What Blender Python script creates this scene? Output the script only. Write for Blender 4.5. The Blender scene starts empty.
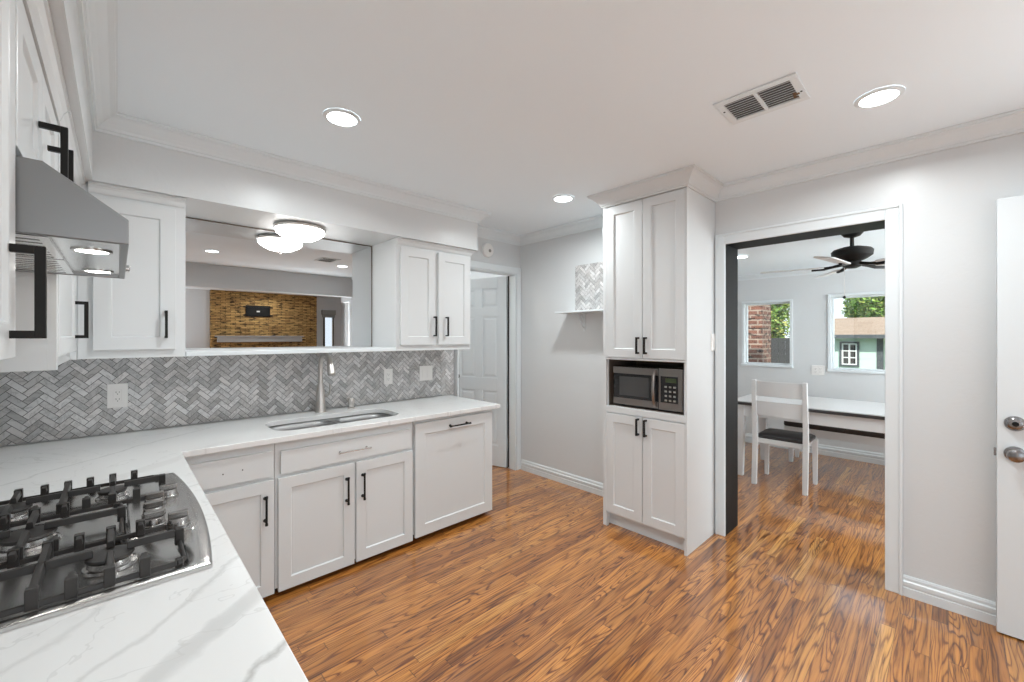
import bpy, bmesh, math, random
from math import sin, cos, pi, radians
from mathutils import Vector, Matrix
random.seed(7)
S = bpy.context.scene
COL = S.collection

# ------------------------------------------------------------------ camera, sky, sun, daylight, fill lamps, exposure
cam = bpy.data.cameras.new('camera'); camo = bpy.data.objects.new('camera', cam); COL.objects.link(camo)
cam.sensor_width = 36; cam.lens = 415 / 1024 * 36; cam.shift_y = -4.2 / 1024
cam.clip_start = 0.02; cam.clip_end = 200
camo.location = (0, 0, 1.39); camo.rotation_euler = (pi / 2, 0, -radians(43.54))
S.camera = camo
w = bpy.data.worlds.new('sky'); S.world = w; w.use_nodes = True
bg = w.node_tree.nodes['Background']; bg.inputs['Color'].default_value = (.80, .90, 1, 1); bg.inputs['Strength'].default_value = 1.7
def light(name, kind, loc, rot, power, color=(1, 1, 1), **kw):
    l = bpy.data.lights.new(name, kind); l.energy = power; l.color = color
    for k, v in kw.items(): setattr(l, k, v)
    o = bpy.data.objects.new(name, l); o.location = loc; o.rotation_euler = rot; COL.objects.link(o); return o
light('sun', 'SUN', (0, 0, 20), (radians(48), 0, radians(-62)), 6.0, (1, .95, .86), angle=.01)
# fill lamps in added unseen living room windows; daylight of the dining end window
light('fill_garden', 'AREA', (-.05, -4.93, 1.2), (radians(142), 0, 0), 30, (.93, .98, 1), shape='RECTANGLE', size=2.2, size_y=2.0)
light('fill_side', 'AREA', (-1.42, -3.0, 1.3), (0, radians(-135), 0), 5, (.93, .98, 1), shape='RECTANGLE', size=1.7, size_y=2.4)
light('fill_doorway', 'AREA', (3.19, -1.5, 1.1), (0, radians(140), 0), 52, (.93, .98, 1), shape='RECTANGLE', size=1.8, size_y=.7)  # fill added at the doorway, aimed upward to brighten the ceiling
light('daylight_dining', 'AREA', (4.7, -1.78, 1.25), (radians(112), 0, 0), 86, (.94, .985, 1), shape='RECTANGLE', size=1.9, size_y=1.5)
vs = S.view_settings
vs.view_transform = 'Standard'; vs.look = 'None'; vs.gamma = 1; vs.use_curve_mapping = False
vs.exposure = 0.07
CAN = dict(can=11.0, dcan=2.6, fcan=9.0)        # power of the recessed lamps (kitchen, dining, living)
S.cycles.max_bounces = 14; S.cycles.diffuse_bounces = 8; S.cycles.glossy_bounces = 6
S.cycles.use_denoising = True; S.cycles.sample_clamp_indirect = 6

# ------------------------------------------------------------------ materials
def mat(name, col=(.8, .8, .8), rough=.5, metal=0, emit=None, estr=0, spec=.5, coat=0):
    m = bpy.data.materials.new(name); m.use_nodes = True
    b = m.node_tree.nodes['Principled BSDF']
    b.inputs['Base Color'].default_value = (*col, 1); b.inputs['Roughness'].default_value = rough
    b.inputs['Metallic'].default_value = metal; b.inputs['Specular IOR Level'].default_value = spec
    b.inputs['Coat Weight'].default_value = coat
    if emit: b.inputs['Emission Color'].default_value = (*emit, 1); b.inputs['Emission Strength'].default_value = estr
    return m
class NT:
    def __init__(s, m): s.t = m.node_tree; s.b = s.t.nodes['Principled BSDF']
    def n(s, t, **kw):
        x = s.t.nodes.new(t)
        for k, v in kw.items(): setattr(x, k, v)
        return x
    def l(s, a, b): s.t.links.new(a, b)
    def val(s, inp, v):
        if isinstance(v, (int, float)): inp.default_value = v
        elif isinstance(v, tuple): inp.default_value = v
        else: s.l(v, inp)
    def m(s, op, a, b=0.0, c=0.0):
        x = s.n('ShaderNodeMath', operation=op)
        s.val(x.inputs[0], a); s.val(x.inputs[1], b); s.val(x.inputs[2], c); return x.outputs[0]
    def xyz(s, x, y, z):
        c = s.n('ShaderNodeCombineXYZ'); s.val(c.inputs[0], x); s.val(c.inputs[1], y); s.val(c.inputs[2], z); return c.outputs[0]
    def pos(s):
        tc = s.n('ShaderNodeTexCoord'); sp = s.n('ShaderNodeSeparateXYZ'); s.l(tc.outputs['Object'], sp.inputs[0])
        return tc.outputs['Object'], sp.outputs[0], sp.outputs[1], sp.outputs[2]
    def noise(s, vec, scale=1, detail=3, rough=.5, dist=0):
        x = s.n('ShaderNodeTexNoise'); s.l(vec, x.inputs['Vector']); x.inputs['Scale'].default_value = scale
        x.inputs['Detail'].default_value = detail; x.inputs['Roughness'].default_value = rough; x.inputs['Distortion'].default_value = dist
        return x.outputs['Fac']
    def white(s, vec):
        x = s.n('ShaderNodeTexWhiteNoise', noise_dimensions='3D'); s.l(vec, x.inputs['Vector']); return x.outputs['Value'], x.outputs['Color']
    def ramp(s, fac, stops, interp='LINEAR'):
        x = s.n('ShaderNodeValToRGB'); s.l(fac, x.inputs[0]); r = x.color_ramp; r.interpolation = interp
        while len(r.elements) < len(stops): r.elements.new(.5)
        for e, (p, c) in zip(r.elements, stops):
            e.position = p; e.color = (*c, 1) if isinstance(c, tuple) else (c, c, c, 1)
        return x.outputs[0]
    def mix(s, fac, a, b, mode='MIX'):
        x = s.n('ShaderNodeMix', data_type='RGBA', blend_type=mode); s.val(x.inputs[0], fac)
        for i, v in ((6, a), (7, b)):
            if isinstance(v, tuple): x.inputs[i].default_value = (*v, 1)
            else: s.l(v, x.inputs[i])
        return x.outputs[2]
    def bump(s, h, strength=.2, dist=.01):
        x = s.n('ShaderNodeBump'); s.l(h, x.inputs['Height']); x.inputs['Strength'].default_value = strength; x.inputs['Distance'].default_value = dist
        s.l(x.outputs[0], s.b.inputs['Normal'])
    def color(s, c): s.l(c, s.b.inputs['Base Color'])
    def rough(s, c): s.val(s.b.inputs['Roughness'], c)

M = {}
def plaster(name, col, rough, st):
    m = mat(name, col, rough); n = NT(m); o, x, y, z = n.pos()
    h = n.m('ADD', n.noise(o, 9, 4, .6, .6), n.m('MULTIPLY', n.noise(o, 60, 2), .25))
    n.bump(n.m('SMOOTH_MIN', h, .68, .1), st, .006); return m
M['wall'] = plaster('wall_paint', (.68, .70, .708), .33, .34)
M['ceil'] = plaster('ceiling_paint', (.835, .898, .938), .7, .05)
M['trim'] = mat('trim_paint', (.745, .79, .81), .3)
M['cab'] = mat('cabinet_paint', (.685, .705, .712), .32)
M['panel_in'] = mat('niche_wood', (.16, .125, .10), .5)
M['black'] = mat('matte_black_metal', (.010, .009, .008), .5, .0, spec=.25)
M['blackwood'] = mat('black_painted_wood', (.004, .004, .004), .55, spec=.2)
M['dark'] = mat('dark_gap', (.02, .018, .016), .8)  # near black; also stands for shade in toe recesses and the hinge gap
M['steel'] = mat('brushed_steel', (.60, .59, .58), .26, 1)
M['hoodsteel'] = mat('hood_steel', (.27, .27, .27), .36, 1)
M['nickel'] = mat('brushed_nickel', (.62, .59, .56), .3, 1)
M['pewter'] = mat('dark_pewter', (.30, .29, .29), .22, 1)
M['iron'] = mat('cast_iron', (.035, .032, .030), .42, .2)
M['plastic'] = mat('white_plastic', (.84, .83, .81), .35)
M['mirror'] = mat('mirror_silver', (.62, .625, .63), .0, 1)
M['can'] = mat('lamp_lens', (1, 1, 1), .5, emit=(.95, .99, 1), estr=14)
M['dome'] = mat('frosted_lamp_glass', (.95, .93, .9), .25, emit=(1, .965, .92), estr=10)
M['hoodlamp'] = mat('hood_lamp_lens', (1, 1, 1), .4, emit=(1, .97, .92), estr=30)
M['whitewood'] = mat('white_painted_wood', (.70, .71, .715), .35)
M['leather'] = mat('dark_leather', (.035, .033, .034), .35)
M['tabletop'] = mat('pale_grey_boards', (.62, .61, .60), .28)  # one even pale grey for all boards
M['bladewood'] = mat('pale_blade', (.66, .66, .66), .5)
M['mwblack'] = mat('black_glass', (.012, .012, .013), .08)
M['mwglass'] = mat('microwave_window', (.06, .06, .06), .12)
M['mwsteel'] = mat('microwave_steel', (.27, .245, .23), .28, 1)
M['sinksteel'] = mat('sink_steel', (.36, .36, .36), .45, 1)
M['knobsteel'] = mat('knob_steel', (.36, .35, .34), .25, 1)
M['bright'] = mat('lit_hood_steel', (.80, .80, .79), .22, 1)  # light reflected under the hood, put into a paler steel colour
M['lcd'] = mat('display', (.05, .07, .03), .2)
M['button'] = mat('keypad_grey', (.28, .27, .25), .4)
M['rust'] = mat('rust_spot', (.16, .09, .04), .8)
M['grass'] = mat('lawn', (.10, .16, .04), .9)
M['house'] = mat('pale_green_siding', (.50, .66, .60), .7)
M['fascia'] = mat('slate_trim', (.06, .075, .085), .6)
M['fence'] = mat('dark_fence_paint', (.035, .036, .038), .7)
M['bark'] = mat('bark', (.12, .08, .05), .9)
M['mantel'] = mat('grey_mantel', (.42, .41, .39), .5)
M['brownframe'] = mat('brown_window_frame', (.10, .07, .04), .5)
M['blind'] = mat('grey_blind', (.35, .36, .34), .7)

def wood_floor():
    m = mat('oak_strip_floor', rough=.3, coat=1.0); n = NT(m); o, x, y, z = n.pos()
    m.node_tree.nodes['Principled BSDF'].inputs['Coat Roughness'].default_value = .09; m.node_tree.nodes['Principled BSDF'].inputs['Coat IOR'].default_value = 1.52
    W = .0575
    rowf = n.m('DIVIDE', y, W); row = n.m('FLOOR', rowf)
    r1, _ = n.white(n.xyz(row, 3.1, 0))
    xs = n.m('DIVIDE', n.m('ADD', x, n.m('MULTIPLY', r1, 7.3)), n.m('ADD', .55, n.m('MULTIPLY', r1, .55)))
    idx = n.m('FLOOR', xs)
    rv, rc = n.white(n.xyz(row, idx, 1.7))
    rv2, _ = n.white(n.xyz(row, idx, 9.2))
    gx = n.m('ADD', x, n.m('MULTIPLY', rv, 41)); gy = n.m('ADD', y, n.m('MULTIPLY', rv2, 17))
    wob = n.noise(n.xyz(n.m('MULTIPLY', gx, .7), n.m('MULTIPLY', gy, 7.5), rv), 1, 2, .5, .2)
    rings = n.m('PINGPONG', n.m('MULTIPLY', wob, n.m('ADD', 12, n.m('MULTIPLY', rv2, 20))), .5)
    fib = n.noise(n.xyz(n.m('MULTIPLY', gx, 7), n.m('MULTIPLY', gy, 230), rv), 1, 2, .6)
    pore = n.noise(n.xyz(n.m('MULTIPLY', gx, 3.2), n.m('MULTIPLY', gy, 95), rv2), 1, 3, .65)
    med = n.noise(n.xyz(n.m('MULTIPLY', gx, 1.3), n.m('MULTIPLY', gy, 30), rv), 1, 3, .6)
    base = n.ramp(rv, [(0, (.28, .098, .019)), (.3, (.41, .158, .030)), (.6, (.53, .222, .046)), (.85, (.46, .182, .036)), (1, (.64, .32, .085))])
    lines = n.ramp(n.m('ADD', n.m('MULTIPLY', rings, 1.9), n.m('MULTIPLY', n.m('SUBTRACT', fib, .5), .7)), [(.03, (.25, .13, .08)), (.16, (.56, .44, .36)), (.34, (1.0, 1.0, 1.0)), (.9, (1.15, 1.15, 1.15))])
    c = n.mix(n.m('ADD', .6, n.m('MULTIPLY', rv2, .4)), base, lines, 'MULTIPLY')
    c = n.mix(.85, c, n.ramp(pore, [(.34, (.22, .13, .09)), (.43, (.74, .66, .58)), (.52, (1.0, 1.0, 1.0)), (.75, (1.2, 1.2, 1.2))]), 'MULTIPLY')
    c = n.mix(.6, c, n.ramp(med, [(.3, .55), (.5, 1.0), (.75, 1.2)]), 'MULTIPLY')
    fy = n.m('FRACT', rowf); fx = n.m('FRACT', xs)
    gap = n.m('MAXIMUM', n.m('LESS_THAN', fy, .028), n.m('LESS_THAN', fx, .004))
    c = n.mix(n.m('MULTIPLY', gap, .65), c, (.05, .02, .01))
    n.color(c)
    n.rough(n.m('ADD', .3, n.m('MULTIPLY', fib, .15)))
    n.bump(n.m('SUBTRACT', n.m('ADD', n.m('MULTIPLY', rings, .4), n.m('MULTIPLY', n.noise(n.xyz(n.m('MULTIPLY', x, 1.5), n.m('MULTIPLY', y, 17.4), 0), 1, 1), 1.2)), n.m('MULTIPLY', gap, .6)), .16, .003)
    return m
M['floor'] = wood_floor()

def quartz():
    m = mat('veined_quartz', rough=.16); n = NT(m); o, x, y, z = n.pos()
    t = n.m('ADD', n.m('MULTIPLY', x, -.669), n.m('MULTIPLY', y, .743))
    wv = n.m('MULTIPLY', n.m('SUBTRACT', n.noise(o, 2.3, 4, .6), .5), .16)
    w2 = n.m('MULTIPLY', n.m('SUBTRACT', n.noise(o, 16, 4, .7), .5), .03)
    t = n.m('DIVIDE', n.m('ADD', n.m('ADD', t, wv), w2), 2.6)
    A, B, D = (.765, .77, .765), (.62, .625, .62), (.44, .44, .43)
    st = [(0, A)]
    def vein(p, h, c):
        st.extend([((p - h) / 2.6, A), ((p - h * .7) / 2.6, c), ((p + h * .7) / 2.6, c), ((p + h) / 2.6, A)])
    vein(.46, .004, D); vein(.60, .026, B); vein(.725, .0045, D); vein(.85, .004, B)
    vein(1.27, .003, B); vein(1.60, .035, (.72, .72, .715)); vein(1.95, .003, B)
    c = n.mix(n.m('SMOOTH_MAX', 0.0, n.m('MINIMUM', n.m('MULTIPLY', n.m('SUBTRACT', x, .25), 4), 1.0), .05), n.ramp(t, st[:32]), A)
    rid = n.m('ABSOLUTE', n.m('SUBTRACT', n.noise(n.xyz(n.m('MULTIPLY', x, .8), y, 4.0), 2.6, 5, .6, .5), .5))
    c = n.mix(n.m('MULTIPLY', n.m('LESS_THAN', rid, .003), .3), c, (.5, .5, .49))
    n.color(c); return m
M['quartz'] = quartz()

def attr_mat(name, rough, veins=False, coat=0):
    m = mat(name, rough=rough); n = NT(m); o, x, y, z = n.pos()
    a = n.n('ShaderNodeVertexColor', layer_name='tone')
    c = a.outputs['Color']
    if veins:
        rid = n.m('ABSOLUTE', n.m('SUBTRACT', n.noise(o, 11, 5, .65, 1.2), .5))
        c = n.mix(.8, c, n.ramp(rid, [(0, .62), (.035, .9), (.12, 1.0)]), 'MULTIPLY')
    n.color(c); return m
M['tile'] = attr_mat('marble_tile', .28, True)
M['grout'] = mat('grey_grout', (.15, .148, .145), .8)
M['leaf'] = attr_mat('leaves', .6)

def bricks(name, scale, bw, bh, c1, c2, mortar, ms, axis, bias=0, extra=None):
    m = mat(name, rough=.85); n = NT(m); o, x, y, z = n.pos()
    u = {'x': x, 'y': y, 'xy': n.m('ADD', x, y)}[axis]
    b = n.n('ShaderNodeTexBrick'); n.l(n.xyz(u, z, 0), b.inputs['Vector'])
    b.inputs['Scale'].default_value = scale; b.inputs['Brick Width'].default_value = bw; b.inputs['Row Height'].default_value = bh
    b.inputs['Color1'].default_value = (*c1, 1); b.inputs['Color2'].default_value = (*c2, 1); b.inputs['Mortar'].default_value = (*mortar, 1)
    b.inputs['Mortar Size'].default_value = ms; b.inputs['Bias'].default_value = bias
    c = b.outputs['Color']
    if extra: c = n.mix(.9, c, n.ramp(n.noise(n.xyz(n.m('MULTIPLY', u, extra[0]), n.m('MULTIPLY', z, extra[1]), 0), 1, 3), [(.38, .06), (.45, .9), (.7, 1.25)]), 'MULTIPLY')
    n.color(c); n.bump(b.outputs['Fac'], -.4, .01); return m
M['brick'] = bricks('red_brick', 1, .21, .075, (.20, .085, .055), (.14, .062, .045), (.32, .26, .21), .011, 'xy', 0, (9, 20))
M['stone'] = bricks('ledger_stone', 1, .19, .036, (.60, .37, .13), (.30, .16, .05), (.03, .018, .008), .004, 'xy', -.1, (7, 30))
def shingle():
    m = bricks('roof_shingles', 1, .22, .05, (.33, .255, .19), (.27, .205, .15), (.2, .15, .11), .006, 'y'); return m
M['roof'] = shingle()
def glass():
    m = bpy.data.materials.new('window_glass'); m.use_nodes = True; t = m.node_tree; t.nodes.clear()
    o = t.nodes.new('ShaderNodeOutputMaterial'); mx = t.nodes.new('ShaderNodeMixShader'); mx.inputs[0].default_value = .06
    a = t.nodes.new('ShaderNodeBsdfTransparent'); g = t.nodes.new('ShaderNodeBsdfGlossy'); g.inputs['Roughness'].default_value = .02
    t.links.new(a.outputs[0], mx.inputs[1]); t.links.new(g.outputs[0], mx.inputs[2]); t.links.new(mx.outputs[0], o.inputs[0]); return m
M['glass'] = glass()

# ------------------------------------------------------------------ mesh helpers
def BM(): return bmesh.new()
def box(bm, x0, x1, y0, y1, z0, z1):
    x0, x1 = sorted((x0, x1)); y0, y1 = sorted((y0, y1)); z0, z1 = sorted((z0, z1))
    v = [bm.verts.new(p) for p in ((x0, y0, z0), (x1, y0, z0), (x1, y1, z0), (x0, y1, z0), (x0, y0, z1), (x1, y0, z1), (x1, y1, z1), (x0, y1, z1))]
    for f in ((3, 2, 1, 0), (4, 5, 6, 7), (0, 1, 5, 4), (1, 2, 6, 5), (2, 3, 7, 6), (3, 0, 4, 7)): bm.faces.new([v[i] for i in f])
    return v
def boxes(*bs):
    bm = BM()
    for b in bs: box(bm, *b)
    return bm
def ring(bm, pts): return [bm.verts.new(p) for p in pts]
def bridge(bm, a, b):
    n = len(a)
    for i in range(n): bm.faces.new((a[i], a[(i + 1) % n], b[(i + 1) % n], b[i]))
def cyl(bm, p0, p1, r0, r1=None, n=20, caps=True):
    r1 = r0 if r1 is None else r1
    p0, p1 = Vector(p0), Vector(p1); q = (p1 - p0).to_track_quat('Z', 'Y')
    a = ring(bm, [p0 + q @ Vector((r0 * cos(2 * pi * i / n), r0 * sin(2 * pi * i / n), 0)) for i in range(n)])
    b = ring(bm, [p1 + q @ Vector((r1 * cos(2 * pi * i / n), r1 * sin(2 * pi * i / n), 0)) for i in range(n)])
    bridge(bm, a, b)
    if caps: bm.faces.new(a[::-1]); bm.faces.new(b)
def lathe(bm, c, prof, n=32, axis='z', cap=True):
    c = Vector(c); rs = []
    for r, h in prof:
        pts = []
        for i in range(n):
            p = (r * cos(2 * pi * i / n), r * sin(2 * pi * i / n))
            q = {'z': (p[0], p[1], h), '-y': (p[0], -h, p[1]), '-x': (-h, p[0], p[1])}[axis]
            pts.append(c + Vector(q))
        rs.append(ring(bm, pts))
    for a, b in zip(rs, rs[1:]): bridge(bm, a, b)
    if cap: bm.faces.new(rs[0][::-1]); bm.faces.new(rs[-1])
def tube(bm, pts, r, n=12, caps=True):
    P = [Vector(p) for p in pts]; rs = []; R = r if isinstance(r, (list, tuple)) else [r] * len(P)
    up = None
    for i, p in enumerate(P):
        t = ((P[min(i + 1, len(P) - 1)] - p).normalized() + (p - P[max(i - 1, 0)]).normalized()).normalized()
        if up is None: up = t.orthogonal().normalized()
        up = (up - t * up.dot(t)).normalized(); s = t.cross(up)
        rs.append(ring(bm, [p + R[i] * (cos(2 * pi * k / n) * up + sin(2 * pi * k / n) * s) for k in range(n)]))
    for a, b in zip(rs, rs[1:]): bridge(bm, a, b)
    if caps: bm.faces.new(rs[0][::-1]); bm.faces.new(rs[-1])
def prism(bm, poly, axis, a, b):
    f = {'x': lambda p, h: (h, p[0], p[1]), 'y': lambda p, h: (p[0], h, p[1]), 'z': lambda p, h: (p[0], p[1], h)}[axis]
    A = ring(bm, [f(p, a) for p in poly]); B = ring(bm, [f(p, b) for p in poly])
    bridge(bm, A, B); bm.faces.new(A[::-1]); bm.faces.new(B)
def sweep(bm, path, prof):
    """prof = (offset to the right-hand side of the path, z); mitred corners; path is open"""
    P = [Vector((p[0], p[1])) for p in path]; rs = []
    for i, p in enumerate(P):
        d0 = (p - P[i - 1]).normalized() if i else (P[1] - p).normalized()
        d1 = (P[i + 1] - p).normalized() if i < len(P) - 1 else d0
        n0 = Vector((d0.y, -d0.x)); n1 = Vector((d1.y, -d1.x)); m = (n0 + n1).normalized(); k = 1 / max(.2, m.dot(n0))
        rs.append(ring(bm, [(p.x + m.x * o * k, p.y + m.y * o * k, z) for o, z in prof]))
    for a, b in zip(rs, rs[1:]): bridge(bm, a, b)
    bm.faces.new(rs[0][::-1]); bm.faces.new(rs[-1])
def rrect(x0, x1, y0, y1, r, n=6):
    pts = []
    for cx, cy, a in ((x1 - r, y1 - r, 0), (x0 + r, y1 - r, 90), (x0 + r, y0 + r, 180), (x1 - r, y0 + r, 270)):
        for k in range(n + 1):
            t = radians(a + 90 * k / n); pts.append((cx + r * cos(t), cy + r * sin(t)))
    return pts
def wpos(o):
    v = Vector((0, 0, 0))
    while o: v += o.location; o = o.parent
    return v
def obj(name, bm, m, parent=None, local=False, bevel=0, smooth=False, **props):
    me = bpy.data.meshes.new(name)
    bmesh.ops.recalc_face_normals(bm, faces=bm.faces)
    if parent is not None and not local: bmesh.ops.translate(bm, verts=bm.verts, vec=-wpos(parent))
    bm.to_mesh(me); bm.free()
    me.materials.append(M[m] if isinstance(m, str) else m)
    o = bpy.data.objects.new(name, me); COL.objects.link(o); o.parent = parent
    if smooth:
        for p in me.polygons: p.use_smooth = True
        e = o.modifiers.new('edges', 'EDGE_SPLIT'); e.split_angle = radians(38)
    if bevel:
        b = o.modifiers.new('bevel', 'BEVEL'); b.width = bevel; b.segments = 2; b.limit_method = 'ANGLE'; b.angle_limit = radians(50)
    for k, v in props.items(): o[k] = v
    return o
def thing(name, label, cat, loc, group=None, rz=0):
    o = bpy.data.objects.new(name, None); COL.objects.link(o); o.location = loc; o.rotation_euler = (0, 0, rz)
    o.empty_display_size = .05; o['label'] = label; o['category'] = cat
    if group: o['group'] = group
    return o
def tag(o, label, cat, group=None):
    o['label'] = label; o['category'] = cat
    if group: o['group'] = group
    return o
def struct(name, bm, m, label, cat=None, **kw):
    o = obj(name, bm, m, **kw); o['kind'] = 'structure'; o['label'] = label; o['category'] = cat or name.split('_')[0]; return o

# ------------------------------------------------------------------ room shell
CZ, XW, YB, YT = 2.434, 3.076, 3.20, 3.15      # ceiling, right wall, sink wall, tile face
ZS, YS, XS = 2.119, 2.741, -.085               # soffit underside, its faces
DZ = 2.20                                      # dining ceiling
struct('floor', boxes((-1.6, 6.15, -5.12, 4.9, -.06, 0)), 'floor', 'glossy brown oak strip floor running through kitchen and dining room')
struct('ceiling', boxes((-1.6, 3.31, -5.12, 4.9, CZ, CZ + .08), (3.31, 4.5, -5.12, -1.9, CZ, CZ + .08)), 'ceil', 'smooth white kitchen ceiling with recessed lamps')
struct('ceiling', boxes((3.31, 6.15, -1.9, 3.4, DZ, DZ + .08)), 'ceil', 'lower white ceiling of the dining room')
struct('wall_left', boxes((-.56, -.43, -1.1, YB + .12, 0, CZ)), 'wall', 'white wall behind the range hood')
struct('wall_back', boxes((-.43, 2.255, YB, YB + .12, 0, CZ), (-.43, 2.255, YT + .008, YB, 0, 1.284)), 'wall', 'white sink wall carrying tile and mirror')
struct('wall_hall', boxes((2.255, 2.263, 3.11, 3.21, 0, CZ), (3.01, 3.20, 3.11, 3.21, 0, CZ), (2.263, 3.01, 3.11, 3.21, 2.045, CZ)), 'wall', 'white wall around the open panelled door')
Y0, Y1 = .222, 1.091
struct('wall_right', boxes((XW, 3.31, -1.1, Y0, 0, CZ), (XW, 3.31, Y1, 3.11, 0, CZ), (XW, 3.31, Y0, Y1, 2.055, CZ)), 'wall', 'white textured wall with the opening to the dining room')
struct('trim_1', boxes((-.43, 2.204, YS, YB, ZS, CZ), (-.43, XS, .2, YS, ZS, CZ)), 'wall', 'white boxed soffit above the cabinets and mirror', 'soffit')
# hall behind the panelled door
struct('wall_passage', boxes((1.8, 1.9, YB + .12, 4.8, 0, CZ), (3.5, 3.6, 3.21, 4.8, 0, CZ), (1.8, 3.6, 4.8, 4.9, 0, CZ), (3.2, 3.5, 3.21, 3.3, 0, CZ), (1.9, 2.255, YB + .12, YB + .13, 0, CZ)), 'wall', 'white passage wall seen over the open panelled door')
# living room behind the camera (seen in the mirror)
struct('wall_living', boxes((-1.6, -1.15, -5.12, -5, 0, CZ), (-1.15, 1.05, -5.12, -5, 0, .15), (-1.15, 1.05, -5.12, -5, 2.2, CZ), (1.05, 3.93, -5.12, -5, 0, CZ), (4.2, 4.5, -5.12, -5, 0, CZ), (3.93, 4.2, -5.12, -5, 0, .7), (3.93, 4.2, -5.12, -5, 2.0, CZ)), 'wall', 'far living room wall around the stone fireplace, seen in the mirror')
struct('wall_west', boxes((-1.62, -1.5, -5, -4.3, 0, CZ), (-1.62, -1.5, -1.7, -.9, 0, CZ), (-1.62, -1.5, -4.3, -1.7, 0, .4), (-1.62, -1.5, -4.3, -1.7, 2.2, CZ), (-1.5, -.56, -1.1, -1.0, 0, CZ)), 'wall', 'living room side wall with an added unseen window')
struct('wall_east', boxes((4.4, 4.5, -5, -4.75, 0, CZ), (4.4, 4.5, -3.85, -1.9, 0, CZ), (4.4, 4.5, -4.75, -3.85, 2.1, CZ), (3.31, 4.5, -2.0, -1.9, 0, CZ), (3.2, 3.31, -1.9, -1.1, 2.06, CZ)), 'wall', 'living room wall with a bright doorway, seen in the mirror')
struct('wall_bedroom', boxes((5.9, 6.0, -5.1, -2.0, 0, CZ), (4.5, 5.9, -5.1, -5.0, 0, CZ), (4.5, 6.0, -2.06, -2.0, 0, CZ), (4.5, 6.0, -5.1, -2.0, CZ, CZ + .05)), 'wall', 'white wall of the room beyond the living room doorway')
struct('trim_2', boxes((-.56, 3.2, -1.1, -.96, 2.1, CZ)), 'wall', 'white header beam between kitchen and living room', 'beam')
# dining room
WX = 6.03
L0, L1, LZ0, LZ1 = 1.352, 1.868, 1.035, 1.825
R0, R1, RZ0, RZ1 = .02, .945, 1.012, 1.855
struct('wall_window', boxes((WX, WX + .12, L1, 3.4, 0, DZ), (WX, WX + .12, R1, L0, 0, DZ), (WX, WX + .12, -1.9, R0, 0, DZ),
       (WX, WX + .12, L0, L1, 0, LZ0), (WX, WX + .12, L0, L1, LZ1, DZ), (WX, WX + .12, R0, R1, 0, RZ0), (WX, WX + .12, R0, R1, RZ1, DZ)), 'wall', 'white dining room wall with two windows')
struct('wall_dining', boxes((3.31, WX, 3.3, 3.4, 0, DZ), (3.31, 3.75, -1.9, -1.8, 0, DZ), (5.65, WX, -1.9, -1.8, 0, DZ), (3.75, 5.65, -1.9, -1.8, 0, .5), (3.75, 5.65, -1.9, -1.8, 2.0, DZ)), 'wall', 'white end wall of the dining room')

# crowns, casings, baseboards
def crown_prof(z, h=.085, o=.085):
    return [(0, z - h), (.010, z - h), (.012, z - h + .012), (.018, z - h + .014), (.022, z - h + .026), (o * .42, z - h * .52), (o * .72, z - h * .26), (o * .86, z - .018), (o * .92, z - .016), (o * .93, z - .010), (o, z - .008), (o, z), (0, z)]
cz = CZ - .001
bm = BM(); sweep(bm, [(XS, -.95), (XS, YS), (2.204, YS), (2.204, 3.11), (XW, 3.11), (XW, 1.80)], crown_prof(cz))
struct('trim_3', bm, 'trim', 'white crown moulding along soffit and hall wall', 'crown moulding')
bm = BM(); sweep(bm, [(XW, 1.13), (XW, -.95)], crown_prof(cz)); struct('trim_4', bm, 'trim', 'white crown moulding above the dining room opening', 'crown moulding')
bm = BM(); sweep(bm, [(3.31, 3.3), (WX, 3.3), (WX, -1.8), (3.31, -1.8)], crown_prof(DZ, .06, .06)); struct('trim_5', bm, 'trim', 'small white crown moulding in the dining room', 'crown moulding')
def casing(name, bm, label, m='trim', bevel=.004): return struct(name, bm, m, label, 'door trim', bevel=bevel)
CT = .072
casing('trim_6', boxes((XW - .018, XW - .001, Y1 - .02, 1.134, 0, 2.034 + CT), (XW - .018, XW - .001, .169, Y0 + .02, 0, 2.034 + CT), (XW - .018, XW - .001, Y0 + .02, Y1 - .02, 2.034, 2.034 + CT),
       (XW - .026, XW - .018, .169, .185, 0, 2.034 + CT), (XW - .026, XW - .018, 1.12, 1.134, 0, 2.034 + CT), (XW - .026, XW - .018, .185, 1.12, 2.034 + CT - .015, 2.034 + CT)), 'white flat casing around the dining room opening')
casing('trim_7', boxes((XW - .001, 3.315, Y1 - .02, Y1 - .001, 0, 2.034), (XW - .001, 3.315, Y0 + .001, Y0 + .02, 0, 2.034), (XW - .001, 3.315, Y0 + .001, Y1 - .001, 2.034, 2.054)), 'black lining of the dining room opening', 'blackwood', .002)
casing('trim_8', boxes((3.012, 3.07, 3.092, 3.109, 0, 2.045 + .065), (2.256, 3.012, 3.092, 3.109, 2.045, 2.11), (2.995, 3.009, 3.10, 3.215, 0, 2.045), (2.264, 2.995, 3.10, 3.215, 2.032, 2.044), (2.264, 2.272, 3.10, 3.215, 0, 2.032)), 'white casing around the open panelled door')
casing('trim_12', boxes((2.9905, 2.9945, 3.195, 3.213, .01, 2.03)), 'dark strip standing in for the shaded hinge gap of the panelled door', 'dark', 0)  # shade of the hinge gap, made as a dark strip
casing('trim_9', boxes((2.256, 2.270, 3.098, 3.149, 0, 1.5)), 'white edge trim at the end of the tile')
def base(name, path, label, h=.108):
    bm = BM(); sweep(bm, path, [(0, 0), (.017, 0), (.017, h * .42), (.012, h * .45), (.012, h * .52), (.018, h * .56), (.018, h * .72), (.011, h * .78), (.011, h * .9), (.006, h), (0, h)])
    o = struct(name, bm, 'trim', label, 'baseboard'); return o
base('baseboard_right', [(XW, .169), (XW, -.95)], 'white stepped baseboard between opening and right door')
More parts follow.
